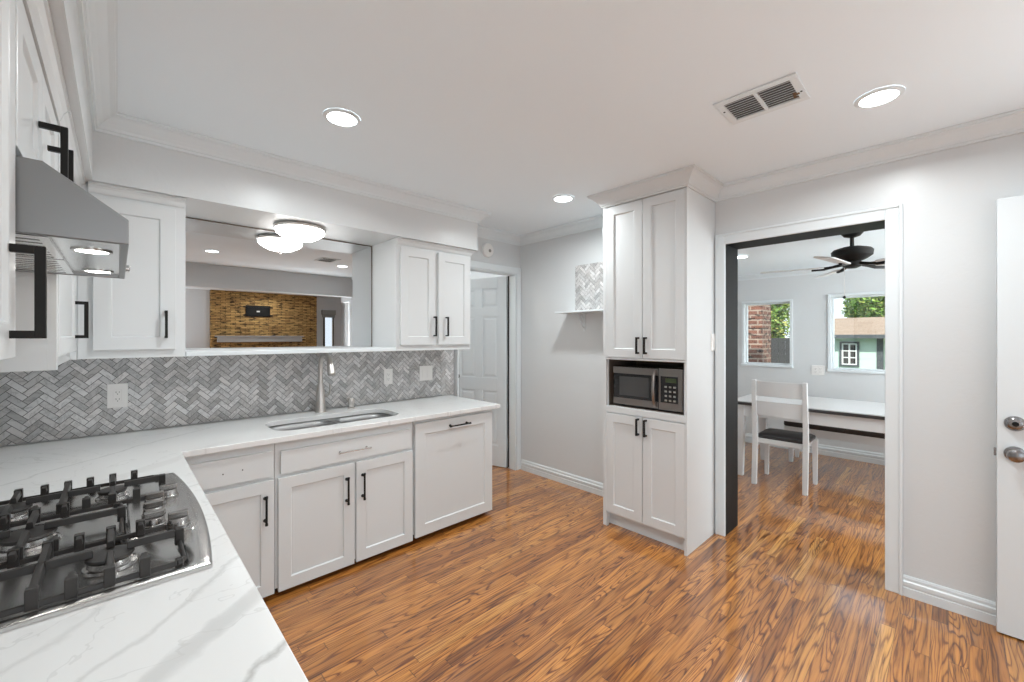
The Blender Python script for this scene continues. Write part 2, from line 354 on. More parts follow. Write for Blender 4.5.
base('baseboard_back', [(XW, 3.085), (XW, 1.775)], 'white stepped baseboard between panelled door and tall cabinet')
base('baseboard_window', [(WX, 3.3), (WX, -1.8)], 'white baseboard under the dining room windows', .12)

# ------------------------------------------------------------------ windows
def window(name, y0, y1, z0, z1, label):
    c = .018
    o = struct(name, boxes((WX - .014, WX - .001, y0 - .03, y0, z0 - .03, z1 + .03), (WX - .014, WX - .001, y1, y1 + .03, z0 - .03, z1 + .03),
        (WX - .014, WX - .001, y0, y1, z1, z1 + .03), (WX - .026, WX - .001, y0 - .034, y1 + .034, z0 - .028, z0)), 'trim', label, 'window', bevel=.003)
    f = boxes((WX + .06, WX + .10, y0, y0 + c, z0, z1), (WX + .06, WX + .10, y1 - c, y1, z0, z1), (WX + .06, WX + .10, y0 + c, y1 - c, z0, z0 + c), (WX + .06, WX + .10, y0 + c, y1 - c, z1 - c, z1))
    obj('window_frame', f, 'trim', o, bevel=.003)
    obj('pane', boxes((WX + .078, WX + .082, y0 + c, y1 - c, z0 + c, z1 - c)), 'glass', o)
window('window_1', L0, L1, LZ0, LZ1, 'small dining room window with brick outside')
window('window_2', R0, R1, RZ0, RZ1, 'wider dining room window facing the green neighbouring house')
o = struct('window_3', boxes((3.93, 3.975, -5.05, -4.985, .7, 2.0), (4.175, 4.2, -5.05, -4.985, .7, 2.0), (3.975, 4.175, -5.05, -4.985, .7, .74), (3.975, 4.175, -5.05, -4.985, 1.96, 2.0)), 'brownframe', 'narrow brown framed window beside fireplace, in the mirror', 'window')
obj('pane', boxes((3.975, 4.175, -5.04, -5.035, .74, 1.96)), 'glass', o)
o = struct('window_4', boxes((-1.15, -1.10, -5.06, -5.0, .15, 2.2), (1.0, 1.05, -5.06, -5.0, .15, 2.2), (-.07, -.03, -5.06, -5.0, .15, 2.2), (-1.1, 1.0, -5.06, -5.0, .15, .2), (-1.1, 1.0, -5.06, -5.0, 2.15, 2.2)), 'trim', 'wide unseen garden window added to the living room for fill light', 'window')  # window added out of view to hold a fill lamp
o = struct('window_5', boxes((-1.6, -1.54, -4.3, -4.25, .4, 2.2), (-1.6, -1.54, -1.75, -1.7, .4, 2.2), (-1.6, -1.54, -4.25, -1.75, .4, .45), (-1.6, -1.54, -4.25, -1.75, 2.15, 2.2)), 'trim', 'unseen side window added to the living room for fill light', 'window')  # likewise added unseen, for the side fill lamp
o = struct('window_6', boxes((3.75, 3.8, -1.88, -1.82, .5, 2.0), (5.6, 5.65, -1.88, -1.82, .5, 2.0), (3.8, 5.6, -1.88, -1.82, .5, .55), (3.8, 5.6, -1.88, -1.82, 1.95, 2.0)), 'trim', 'end window of the dining room', 'window')

# ------------------------------------------------------------------ doors
def six_panel(w, h, t, cols=2):
    bm = BM(); c = t * .28
    box(bm, 0, w, -c, c, 0, h)
    st, mid = .105, .095; pw = (w - 2 * st - mid) / 2
    rails = [(0, .22), (.80, .94), (1.60, 1.70), (h - .115, h)]
    box(bm, 0, st, -t / 2, t / 2, 0, h); box(bm, w - st, w, -t / 2, t / 2, 0, h)
    for a, b in rails: box(bm, st, w - st, -t / 2, t / 2, a, b)
    for (a, b), (c2, d) in zip(rails, rails[1:]):
        box(bm, st + pw, st + pw + mid, -t / 2, t / 2, b, c2)
        for x0 in (st, st + pw + mid):
            for s in (-1, 1):
                g, e = .014, .036
                A = ring(bm, [(x0 + g, s * c, b + g), (x0 + pw - g, s * c, b + g), (x0 + pw - g, s * c, c2 - g), (x0 + g, s * c, c2 - g)])
                B = ring(bm, [(x0 + e, s * t * .45, b + e), (x0 + pw - e, s * t * .45, b + e), (x0 + pw - e, s * t * .45, c2 - e), (x0 + e, s * t * .45, c2 - e)])
                bridge(bm, A, B); bm.faces.new(B)
    return bm
d1 = struct('door_1', six_panel(.69, 2.02, .036), 'trim', 'white six panel door standing ajar beside the counter', 'door', bevel=.002)
d1.location = (2.990, 3.222, .008); d1.rotation_euler = (0, 0, radians(108))
for s in (-1, 1):
    bm = BM(); lathe(bm, (.63, s * .018, .94), [(.03, 0), (.03, .008), (.012, .012), (.012, .03), (.022, .036), (.027, .05), (.024, .062), (.012, .068)], 20, '-y')
    if s > 0:
        for v in bm.verts: v.co.y = 2 * .018 - v.co.y
    obj('door_knob', bm, 'black', d1, local=True, smooth=True, label='dark round knob')
for z in (.25, 1.02, 1.80):
    bm = BM(); cyl(bm, (-.004, -.012, z - .05), (-.004, -.012, z + .05), .008, n=10); box(bm, -.002, .0, -.012, .018, z - .05, z + .05)
    obj('hinge', bm, 'trim', d1, local=True)
d2 = struct('door_2', six_panel(.84, 2.03, .042), 'trim', 'white door folded flat against the right wall with two knobs', 'door', bevel=.003)
d2.location = (3.012, -.155, .006); d2.rotation_euler = (0, 0, radians(-90))
for nm, z, pr in (('deadbolt', .985, [(.034, 0), (.034, .006), (.030, .014), (.022, .022), (.018, .023)]), ('door_knob', .845, [(.035, 0), (.034, .007), (.016, .011), (.013, .03), (.024, .036), (.030, .048), (.027, .06), (.014, .066)])):
    bm = BM(); lathe(bm, (.055, -.021, z), pr, 28, '-y'); k = obj(nm, bm, 'pewter', d2, local=True, smooth=True, label='dark metal ' + nm.replace('_', ' '))
    if nm == 'deadbolt':
        bm = BM(); lathe(bm, (.055, -.044, z), [(.011, 0), (.011, .002), (.008, .003)], 16, '-y'); obj('keyhole', bm, 'black', k, local=True)
obj('latch', boxes((-.008, .001, -.008, .008, .825, .86)), 'pewter', d2, local=True)

# ------------------------------------------------------------------ cabinet parts
def shaker(w, h, t=.02, rail=.062, rec=.009):
    """front faces -y, back at y=0; x 0..w, z 0..h"""
    bm = BM(); ch = .004
    A = [(0, 0), (w, 0), (w, h), (0, h)]; ins = lambda e: [(e, e), (w - e, e), (w - e, h - e), (e, h - e)]
    r0 = ring(bm, [(x, 0, z) for x, z in A]); r1 = ring(bm, [(x, -t, z) for x, z in A])
    r2 = ring(bm, [(x, -t, z) for x, z in ins(rail)]); r3 = ring(bm, [(x, -t + rec, z) for x, z in ins(rail + ch)])
    bridge(bm, r0, r1); bridge(bm, r1, r2); bridge(bm, r2, r3); bm.faces.new(r3); bm.faces.new(r0[::-1]); return bm
def slab(w, h, t=.02):
    bm = BM(); box(bm, 0, w, -t, 0, 0, h); return bm
def pull(L, vertical=True, r=.0055, st=.032, square=True, fl=0):
    """bar pull centred on origin, standing off towards -y"""
    bm = BM(); a = L / 2
    if square:
        box(bm, -r, r, -st - r, -st + r, -a, a)
        for z in (-a, a - 2 * r): box(bm, -r, r, -st + r, 0, z, z + 2 * r)
    else:
        cyl(bm, (0, -st, -a), (0, -st, a), r, n=12)
        for z in (-a + .012, a - .012): cyl(bm, (0, -st, z), (0, 0, z), r * 1.05, n=10); cyl(bm, (0, -.004, z), (0, 0, z), r * 1.7, n=12)
        for z in (-a, a): cyl(bm, (0, -st, z - .006), (0, -st, z + .006), r * 1.3, n=12)
    if not vertical: bmesh.ops.rotate(bm, verts=bm.verts, cent=(0, 0, 0), matrix=Matrix.Rotation(pi / 2, 3, 'Y'))
    return bm
def face(bm, p, ang):
    bmesh.ops.rotate(bm, verts=bm.verts, cent=(0, 0, 0), matrix=Matrix.Rotation(ang, 3, 'Z')); bmesh.ops.translate(bm, verts=bm.verts, vec=p); return bm
FB, FR, FL = 0, -pi / 2, pi / 2       # fronts facing -y, -x, +x
def door(root, p, w, h, ang, hpos=None, name='door', L=.155, square=True, hm='black', vertical=True, flat=False, r=.0055, st=.032, rail=.062):
    """p = lower corner of the door's back; hpos = handle centre in the door's own (x, z)"""
    bm = slab(w, h) if flat else shaker(w, h, rail=rail)
    d = obj(name, face(bm, p, ang), 'cab', root, bevel=.0015)
    if hpos:
        hb = pull(L, vertical, r, st, square); bmesh.ops.translate(hb, verts=hb.verts, vec=(hpos[0], -.02, hpos[1]))
        kw = {'label': 'thin steel bar handle'} if hm != 'black' else {}
        obj('handle', face(hb, p, ang), hm, d, bevel=.0008, **kw)
    return d
def cab_crown(root, path, z, h=.04, o=.035):
    bm = BM(); sweep(bm, path, [(0, z - h), (.006, z - h), (.010, z - h + .008), (o * .5, z - h * .5), (o * .8, z - .012), (o, z - .010), (o, z), (0, z)]); obj('crown_moulding', bm, 'cab', root)

# base cabinets under the sink counter
FY, HC = 2.475, .86
t = thing('base_cabinet', 'white base cabinet in the corner, its drawer missing a handle', 'cabinet', (.2, FY, 0))
obj('body', boxes((-.42, .606, FY, 3.14, .045, .829)), 'cab', t, bevel=.001)
obj('toe_board', boxes((.2, .606, FY + .07, FY + .085, 0, .045)), 'dark', t)  # toe board coloured dark for the shade below the doors
d = door(t, (.20, FY, .655), .394, .132, FB, flat=True, name='drawer')
for x, z in ((.375, .714), (.457, .718)):
    bm = BM(); cyl(bm, (x, FY - .0215, z), (x, FY - .0195, z), .0032, n=10); obj('screw_hole', bm, 'dark', d)
door(t, (.20, FY, .032), .401, .602, FB, (.357, .458), L=.14, square=False)
t = thing('sink_cabinet', 'white sink cabinet with two doors under a wide drawer front', 'cabinet', (1.02, FY, 0))
obj('body', boxes((.608, 1.433, FY, 3.14, .045, .60), (.608, 1.433, FY, FY + .02, .60, .829), (.608, .62, FY + .02, 3.14, .6, .829), (1.421, 1.433, FY + .02, 3.14, .6, .829)), 'cab', t, bevel=.001)
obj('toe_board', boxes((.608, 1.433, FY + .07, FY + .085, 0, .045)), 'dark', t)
door(t, (.632, FY, .655), .778, .124, FB, (.391, .061), name='drawer', L=.185, square=False, hm='steel', vertical=False, flat=True, r=.004)
door(t, (.62, FY, .03), .410, .605, FB, (.362, .455), L=.15, square=False)
door(t, (1.042, FY, .033), .382, .602, FB, (.037, .455), L=.15, square=False)
t = thing('dishwasher', 'white panelled dishwasher at the right end of the sink counter', 'dishwasher', (1.78, FY, 0))
obj('body', boxes((1.44, 2.126, FY + .002, 3.14, .06, .829)), 'cab', t)
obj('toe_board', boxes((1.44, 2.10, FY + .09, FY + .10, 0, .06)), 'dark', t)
door(t, (1.443, FY, .04), .677, .764, FB, (.352, .716), L=.17, square=False, vertical=False, name='front_panel', rail=.075)
t = thing('end_panel', 'narrow white end panel closing the sink counter run', 'panel', (2.14, 2.8, 0))
obj('panel', boxes((2.1275, 2.134, FY + .001, 3.14, .03, .829)), 'cab', t, bevel=.001)
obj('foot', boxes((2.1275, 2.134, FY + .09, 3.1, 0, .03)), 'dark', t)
# base cabinets under the cooktop counter
t = thing('base_cabinet', 'white base cabinet under the cooktop counter', 'cabinet', (-.13, 1.3, 0))
obj('body', boxes((-.42, .168, .33, FY - .03, .045, .829)), 'cab', t)
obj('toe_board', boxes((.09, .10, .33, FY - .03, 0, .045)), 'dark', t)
for i in range(4):
    y = .34 + i * .52
    door(t, (.168, y, .655), .505, .132, FL, (.252, .066), name='drawer', L=.15, square=False, vertical=False, flat=True)
    door(t, (.168, y, .032), .505, .602, FL, (.45, .46), L=.14, square=False)

# countertop with the sink cut-out
CX, CF = .214, 2.434
SX0, SX1, SY0, SY1 = .645, 1.418, 2.565, 2.925
def counter():
    bm = BM(); r = .02
    outer = [(-.425, .30), (CX, .30), (CX, CF), (2.188, CF), (2.188, 3.148), (-.425, 3.148)]
    hole = rrect(SX0, SX1, SY0, SY1, .10, 8)
    es = []
    for loop in (outer, hole):
        v = [bm.verts.new((x, y, HC)) for x, y in loop]
        es += [bm.edges.new((v[i], v[(i + 1) % len(v)])) for i in range(len(v))]
    bmesh.ops.triangle_fill(bm, use_beauty=True, edges=es)
    g = bmesh.ops.extrude_face_region(bm, geom=bm.faces[:])
    bmesh.ops.translate(bm, verts=[e for e in g['geom'] if isinstance(e, bmesh.types.BMVert)], vec=(0, 0, -.03)); return bm
ct = obj('countertop', counter(), 'quartz', bevel=.003); tag(ct, 'white quartz countertop with grey veins running around the corner', 'countertop')

# sink
t = thing('sink', 'double bowl stainless steel sink set under the counter', 'sink', (1.03, 2.75, .63))
def bowl(x0, x1):
    bm = BM(); y0, y1 = SY0 + .006, SY1 - .006; rs = []
    for e, z, r in ((0, .827, .095), (.003, .79, .093), (.008, .68, .085), (.03, .645, .07), (.07, .638, .05)):
        rs.append(ring(bm, [(x, y, z) for x, y in rrect(x0 + e, x1 - e, y0 + e, y1 - e, r, 8)]))
    for a, b in zip(rs, rs[1:]): bridge(bm, a, b)
    bm.faces.new(rs[-1]); return bm
for x0, x1 in ((SX0 + .004, 1.036), (1.056, SX1 - .004)):
    b = obj('bowl', bowl(x0, x1), 'sinksteel', t, smooth=True)
    s = b.modifiers.new('thickness', 'SOLIDIFY'); s.thickness = .0015; s.offset = 1
    c = ((x0 + x1) / 2, 2.76, .6385); bm = BM(); lathe(bm, c, [(.045, 0), (.042, .003), (.03, .001), (.012, .002)], 24); obj('drain', bm, 'nickel', b, smooth=True)
def rim():
    bm = BM(); es = []
    for loop in (rrect(SX0 - .02, SX1 + .02, SY0 - .02, SY1 + .02, .11, 8), rrect(SX0 + .004, 1.036, SY0 + .006, SY1 - .006, .095, 8), rrect(1.056, SX1 - .004, SY0 + .006, SY1 - .006, .095, 8)):
        v = [bm.verts.new((x, y, .8275)) for x, y in loop]; es += [bm.edges.new((v[i], v[(i + 1) % len(v)])) for i in range(len(v))]
    bmesh.ops.triangle_fill(bm, use_beauty=True, edges=es); return bm
obj('rim', rim(), 'sinksteel', t)
# faucet, soap dispenser
t = thing('faucet', 'tall brushed nickel gooseneck faucet behind the sink', 'faucet', (1.038, 3.055, HC))
bm = BM(); lathe(bm, (1.038, 3.055, HC + .0005), [(.039, 0), (.039, .004), (.036, .01), (.032, .06), (.028, .15), (.021, .19), (.0185, .2)], 28); obj('body', bm, 'nickel', t, smooth=True)
pts = [(1.038, 3.055, HC + .19), (1.038, 3.055, HC + .315)]
for k in range(1, 13):
    a = pi * k / 13; pts.append((1.038, 3.055 - .095 * (1 - cos(a)), HC + .318 + .092 * sin(a)))
bm = BM(); tube(bm, pts, .0155, 16); obj('spout', bm, 'nickel', t, smooth=True)
e = Vector(pts[-1]); dr = (e - Vector(pts[-2])).normalized()
bm = BM(); cyl(bm, e - dr * .05, e + dr * .065, .018, .0265, 20); cyl(bm, e + dr * .065, e + dr * .072, .0265, .022, 20); obj('spray_head', bm, 'nickel', t, smooth=True)
bm = BM(); cyl(bm, (1.058, 3.045, HC + .115), (1.080, 3.03, HC + .115), .013, n=16); tube(bm, [(1.078, 3.03, HC + .115), (1.088, 3.02, HC + .135), (1.088, 3.01, HC + .165), (1.083, 3.0, HC + .20)], [.009, .006, .005, .0045], 10); obj('lever', bm, 'nickel', t, smooth=True)
bm = BM(); lathe(bm, (1.256, 3.055, HC + .0005), [(.027, 0), (.027, .005), (.021, .008), (.021, .030), (.024, .034), (.024, .068), (.020, .074), (.012, .075)], 24)
tag(obj('air_gap_cap', bm, 'nickel', smooth=True), 'short brushed nickel cap on the counter right of the faucet', 'sink fitting')

# ------------------------------------------------------------------ herringbone tile
def clip(poly, box4):
    x0, x1, y0, y1 = box4
    for ax, lim, sg in ((0, x0, 1), (0, x1, -1), (1, y0, 1), (1, y1, -1)):
        out = []
        for i in range(len(poly)):
            a, b = poly[i], poly[(i + 1) % len(poly)]; da, db = (a[ax] - lim) * sg, (b[ax] - lim) * sg
            if da >= 0: out.append(a)
            if (da >= 0) != (db >= 0):
                k = da / (da - db); out.append((a[0] + k * (b[0] - a[0]), a[1] + k * (b[1] - a[1])))
        poly = out
        if len(poly) < 3: return []
    return poly
def herringbone(rects, place, L=.075, W=.0268, g=.0014, th=.0025):
    bm = BM(); lay = bm.loops.layers.float_color.new('tone'); q = .70710678
    U0 = min(r[0] for r in rects); U1 = max(r[1] for r in rects); V0 = min(r[2] for r in rects); V1 = max(r[3] for r in rects)
    rot = lambda p: ((p[0] - p[1]) * q + U0, (p[0] + p[1]) * q + V0)
    na = int((U1 - U0) / (L * 1.414)) + 3; nb = int((V1 - V0) / (W * 1.414)) + 8
    for a in range(-3, na):
        for b in range(-8, nb):
            for kind in (0, 1):
                # translations (W, W) and (L, -L) carry the pair of tiles over the whole plane
                ox, oy = b * W + a * L, b * W - a * L
                p0 = (ox, oy, ox + L, oy + W) if kind == 0 else (ox + L - 0, oy - L + W, ox + L + W, oy + W)
                p = [(p0[0] + g, p0[1] + g), (p0[2] - g, p0[1] + g), (p0[2] - g, p0[3] - g), (p0[0] + g, p0[3] - g)]
                p = [rot(c) for c in p]
                v = random.random(); tone = .44 + .36 * v; w = random.uniform(-.002, .018)
                for r in rects:
                    c = clip(p, r)
                    if not c: continue
                    A = ring(bm, [place(x, y, 0) for x, y in c]); B = ring(bm, [place(x, y, th) for x, y in c])
                    fs = [bm.faces.new(B)]
                    for i in range(len(c)): fs.append(bm.faces.new((A[i], A[(i + 1) % len(c)], B[(i + 1) % len(c)], B[i])))
                    for f in fs:
                        for l in f.loops: l[lay] = (tone + w, tone, tone - w * .6, 1)
    return bm
def tone_obj(name, bm, m, parent=None, **kw):
    o = obj(name, bm, m, parent, **kw); return o
t = thing('backsplash', 'grey marble herringbone tile backsplash between counter and cabinets', 'backsplash', (.9, YT, HC))
obj('grout', boxes((-.428, 2.254, YT + .0015, YT + .0065, HC + .002, 1.2835)), 'grout', t)
tone_obj('tiles', herringbone([(-.428, 2.254, HC + .003, 1.2835)], lambda x, z, h: (x, YT + .0015 - h, z)), 'tile', t)
# the left wall carries the same tile behind the cooktop
t = thing('backsplash', 'herringbone tile on the left wall behind the cooktop', 'backsplash', (-.43, 1.6, HC))
obj('grout', boxes((-.4295, -.4265, .35, 3.14, HC + .002, 1.2835), (-.4295, -.4265, 1.2, 1.925, 1.2835, 1.58)), 'grout', t)
tone_obj('tiles', herringbone([(.35, 3.14, HC + .003, 1.2835), (1.2, 1.925, 1.2835, 1.58)], lambda y, z, h: (-.4265 + h, y, z)), 'tile', t)

# mirror and its ledge
t = thing('mirror', 'wide wall mirror between upper cabinets reflecting the stone fireplace', 'mirror', (.87, 3.19, 1.31))
obj('glass', boxes((.264, 1.478, 3.184, 3.190, 1.3115, 2.110)), 'mirror', t)
obj('edge_channel', boxes((.264, 1.478, 3.181, 3.192, 2.110, 2.1165)), 'panel_in', t)
obj('edge_channel', boxes((1.473, 1.478, 3.181, 3.1835, 1.3115, 2.110)), 'panel_in', t)
struct('trim_10', boxes((.2635, 1.4795, 2.79, 3.198, 1.2855, 1.3105)), 'trim', 'white ledge under the mirror', 'ledge', bevel=.003)

# ------------------------------------------------------------------ upper cabinets
UZ, UT = 1.285, 2.118
t = thing('upper_cabinet', 'white upper cabinet with two doors right of the mirror', 'cabinet', (1.82, 2.97, UZ))
obj('body', boxes((1.481, 2.165, 2.795, 3.199, UZ, UT)), 'cab', t, bevel=.001)
door(t, (1.511, 2.795, 1.328), .298, .727, FB, (.284, .143)); door(t, (1.838, 2.795, 1.328), .315, .727, FB, (.069, .143))
cab_crown(t, [(1.484, 2.795), (2.165, 2.795), (2.165, 3.19)], UT - .0005, .045, .03)
t = thing('upper_cabinet', 'white single door upper cabinet left of the mirror', 'cabinet', (.06, 2.97, UZ))
obj('body', boxes((-.136, .2615, 2.795, 3.199, UZ, UT)), 'cab', t, bevel=.001)
door(t, (-.085, 2.795, 1.326), .305, .727, FB, (.265, .128), L=.14)
cab_crown(t, [(-.1, 2.795), (.2600, 2.795)], UT - .0005, .045, .03)
LX = -.157
t = thing('upper_cabinet', 'white corner upper cabinet beyond the range hood', 'cabinet', (-.29, 2.4, UZ))
obj('body', boxes((-.425, LX, 1.93, 3.199, UZ, UT), (LX, -.137, 2.75, 3.19, UZ, UT)), 'cab', t, bevel=.001)
obj('corner_stile', boxes((LX, -.139, 1.93, 1.97, UZ, 2.07)), 'cab', t)
door(t, (LX, 1.975, 1.326), .755, .727, FL, (.70, .14), L=.165, r=.007, st=.035)
cab_crown(t, [(-.139, 1.93), (-.139, 2.79)], UT - .0005, .05, .03)
t = thing('upper_cabinet', 'short white two door cabinet over the range hood', 'cabinet', (-.29, 1.6, 1.735))
obj('body', boxes((-.425, LX, 1.203, 1.926, 1.735, UT)), 'cab', t, bevel=.001)
door(t, (LX, 1.21, 1.75), .352, .31, FL, (.29, .075), L=.16, r=.0065, st=.042); door(t, (LX, 1.567, 1.75), .352, .31, FL, (.105, .075), L=.16, r=.0065, st=.042)
cab_crown(t, [(-.139, 1.205), (-.139, 1.925)], UT - .0005, .05, .03)
t = thing('upper_cabinet', 'white upper cabinet nearest the camera, left of the range hood', 'cabinet', (-.29, .9, UZ))
obj('body', boxes((-.425, LX,   .45, 1.197, 1.345, UT)), 'cab', t, bevel=.001)
door(t, (LX, .46, 1.352), .73, .70, FL, (.672, .118), L=.166, r=.007, st=.036)
cab_crown(t, [(-.139, .46), (-.139, 1.195)], UT - .0005, .05, .03)

# range hood
t = thing('range_hood', 'stainless steel range hood with lit underside over the cooktop', 'range hood', (-.2, 1.59, 1.586))
HZ = 1.586
def hood():
    bm = BM(); y0, y1 = 1.2005, 1.925
    prof = [(-.425, HZ), (.0175, HZ), (.0175, HZ + .052), (-.105, HZ + .143), (-.425, HZ + .143)]
    A = ring(bm, [(x, y0, z) for x, z in prof]); B = ring(bm, [(x, y1, z) for x, z in prof])
    n = len(prof)
    for i in range(1, n): bm.faces.new((A[i], A[(i + 1) % n], B[(i + 1) % n], B[i]))
    bm.faces.new(A[::-1]); bm.faces.new(B)
    q = .014; r0 = [A[0], A[1], B[1], B[0]]
    r1 = ring(bm, [(-.425 + q, y0 + q, HZ), (.0175 - q, y0 + q, HZ), (.0175 - q, y1 - q, HZ), (-.425 + q, y1 - q, HZ)])
    r2 = ring(bm, [(-.425 + q, y0 + q, HZ + .009), (.0175 - q, y0 + q, HZ + .009), (.0175 - q, y1 - q, HZ + .009), (-.425 + q, y1 - q, HZ + .009)])
    bridge(bm, r0, r1); bridge(bm, r1, r2); return bm
obj('underside', boxes((-.41, .003, 1.215, 1.911, HZ + .009, HZ + .012)), 'bright', t, label='steel underside coloured brighter for reflected light')
obj('hood_body', hood(), 'hoodsteel', t, bevel=.002)
for a, b in ((1.23, 1.555), (1.57, 1.895)):
    bm = BM(); box(bm, -.36, -.345, a, b, HZ + .001, HZ + .0085); box(bm, -.115, -.10, a, b, HZ + .001, HZ + .0085); box(bm, -.345, -.115, a, a + .012, HZ + .001, HZ + .0085); box(bm, -.345, -.115, b - .012, b, HZ + .001, HZ + .0085)
    f = obj('filter', bm, 'bright', t)
    bm = BM()
    for k in range(7): y = a + .02 + k * .042; box(bm, -.345, -.115, y, y + .024, HZ + .002, HZ + .006)
    obj('baffles', bm, 'bright', f)
for y in (1.40, 1.82):
    bm = BM(); lathe(bm, (-.044, y, HZ + .006), [(.036, .003), (.036, 0), (.030, -.001), (.028, .0005)], 24); l = obj('lamp', bm, 'steel', t, smooth=True)
    bm = BM(); lathe(bm, (-.044, y, HZ + .0055), [(.028, .001), (.028, 0), (.001, 0)], 24); obj('lens', bm, 'hoodlamp', l, label='lit round lens')
bm = BM(); lathe(bm, (0, 0, 0), [(.011, 0), (.011, .010), (.008, .012)], 16); bmesh.ops.rotate(bm, verts=bm.verts, cent=(0, 0, 0), matrix=Matrix.Rotation(pi / 2, 3, 'Y')); bmesh.ops.translate(bm, verts=bm.verts, vec=(.0175, 1.84, HZ + .026)); obj('button', bm, 'steel', t, smooth=True)

# ------------------------------------------------------------------ cooktop
t = thing('cooktop', 'stainless gas cooktop with black grates and five front knobs', 'cooktop', (-.1, 1.6, HC))
KX0, KY0, KY1 = -.365, 1.165, 2.045
def front(y): u = (y - (KY0 + KY1) / 2) / ((KY1 - KY0) / 2); return .185 - .027 * u * u
def tray():
    bm = BM(); N = 20; ys = [KY0 + (KY1 - KY0) * k / N for k in range(N + 1)]
    out = [(KX0, KY0)] + [(front(y), y) for y in ys] + [(KX0, KY1)]
    c = ((KX0 + .17) / 2, 1.605)
    def lev(s, z):
        return ring(bm, [(x + (c[0] - x) / abs(c[0] - x + 1e-9) * s if abs(x - c[0]) > .01 else x, y + (1 if y < c[1] else -1) * min(s, abs(y - c[1])), z) for x, y in out])
    r0 = lev(0, HC + .0005); r1 = lev(0, HC + .008); r2 = lev(.006, HC + .0125); bridge(bm, r0, r1); bridge(bm, r1, r2)
    inn = rrect(KX0 + .022, .128, KY0 + .022, KY1 - .022, .03, 6)
    v = [bm.verts.new((x, y, HC + .0125)) for x, y in inn]
    es = [bm.edges.get((r2[i], r2[(i + 1) % len(r2)])) for i in range(len(r2))]; es += [bm.edges.new((v[i], v[(i + 1) % len(v)])) for i in range(len(v))]
    bmesh.ops.triangle_fill(bm, use_beauty=True, edges=es)
    inn2 = rrect(KX0 + .032, .118, KY0 + .032, KY1 - .032, .03, 6); w2 = ring(bm, [(x, y, HC + .004) for x, y in inn2]); bridge(bm, v, w2); bm.faces.new(w2)
    return bm
obj('tray', tray(), 'steel', t, bevel=.0012, smooth=True)
bm = BM(); prism(bm, [(.02, 1.43), (.15, 1.40), (.165, 1.46), (.165, 1.75), (.15, 1.80), (.02, 1.77)], 'z', HC + .0042, HC + .016); obj('control_plate', bm, 'steel', t, bevel=.005)
GZ = HC + .050
def bar(bm, p0, p1, w=.010, h=.012, z=GZ):
    p0, p1 = Vector((*p0, 0)), Vector((*p1, 0)); d = (p1 - p0).normalized(); s = Vector((-d.y, d.x, 0)) * w / 2
    a = ring(bm, [p0 - s + Vector((0, 0, z - h)), p0 + s + Vector((0, 0, z - h)), p0 + s * .7 + Vector((0, 0, z)), p0 - s * .7 + Vector((0, 0, z))])
    b = ring(bm, [p1 - s + Vector((0, 0, z - h)), p1 + s + Vector((0, 0, z - h)), p1 + s * .7 + Vector((0, 0, z)), p1 - s * .7 + Vector((0, 0, z))])
    bridge(bm, a, b); bm.faces.new(a[::-1]); bm.faces.new(b)
def grate(x0, x1, y0, y1, cs, notch=False):
    g = BM(); lo = HC + .024
    for p, q in (((x0, y0 + .015), (x0, y1 - .015)), ((x1, y0 + .015), (x1, y1 - .015)), ((x0 + .015, y0), (x1 - .015, y0)), ((x0 + .015, y1), (x1 - .015, y1)), ((x0, y0 + .015), (x0 + .015, y0)), ((x1, y0 + .015), (x1 - .015, y0)), ((x0, y1 - .015), (x0 + .015, y1)), ((x1, y1 - .015), (x1 - .015, y1))): bar(g, p, q, .010, .011, lo)
    for x in (x0 + .01, x1 - .01):
        for y in (y0 + .01, y1 - .01): box(g, x - .007, x + .007, y - .007, y + .007, HC + .0045, lo)
    fr = obj('grate', g, 'iron', t, bevel=.002)
    f = BM()
    def post(x, y): box(f, x - .009, x + .009, y - .009, y + .009, lo - .012, GZ + .002)
    for cx, cy in cs:
        for x, y, dx, dy in ((cx, y0, 0, 1), (cx, y1, 0, -1)):
            post(x, y); bar(f, (x, y), (cx, cy - dy * .028), .015, .016)
        for sx in (-.055, .055):
            for y, dy in ((y0, 1), (y1, -1)): post(cx + sx, y); bar(f, (cx + sx, y), (cx + sx, y + dy * .032), .014, .016)
        for sx in (-1, 1):
            xe = x1 if sx > 0 and cx == max(c[0] for c in cs) else x0 if sx < 0 and cx == min(c[0] for c in cs) else cx + sx * .115
            if xe in (x0, x1): post(xe, cy)
            bar(f, (xe, cy), (cx + sx * .028, cy), .015, .016)
    if len(cs) > 1:
        mx = (cs[0][0] + cs[1][0]) / 2; post(mx, y0); post(mx, y1); bar(f, (mx, y0), (mx, y1), .016, .018)
    obj('fingers', f, 'iron', fr, bevel=.0015)
grate(-.335, .112, 1.203, 1.452, [(-.012, 1.328), (-.225, 1.328)])
grate(-.335, .008, 1.460, 1.752, [(-.165, 1.606)])
grate(-.335, .112, 1.760, 2.008, [(-.012, 1.884), (-.225, 1.884)])
for x, y, r in ((-.012, 1.328, .042), (-.225, 1.328, .036), (-.165, 1.606, .052), (-.012, 1.884, .036), (-.225, 1.884, .042)):
    bm = BM(); lathe(bm, (x, y, HC + .0045), [(r * 1.15, 0), (r * 1.1, .006), (r * .95, .008), (r * .9, .018), (r * .6, .019)], 28); b = obj('burner', bm, 'steel', t, smooth=True)
    bm = BM(); lathe(bm, (x, y, HC + .0235), [(r * .75, 0), (r * .98, .002), (r, .005), (r * .96, .009), (r * .8, .010)], 28); obj('burner_cap', bm, 'iron', b, smooth=True)
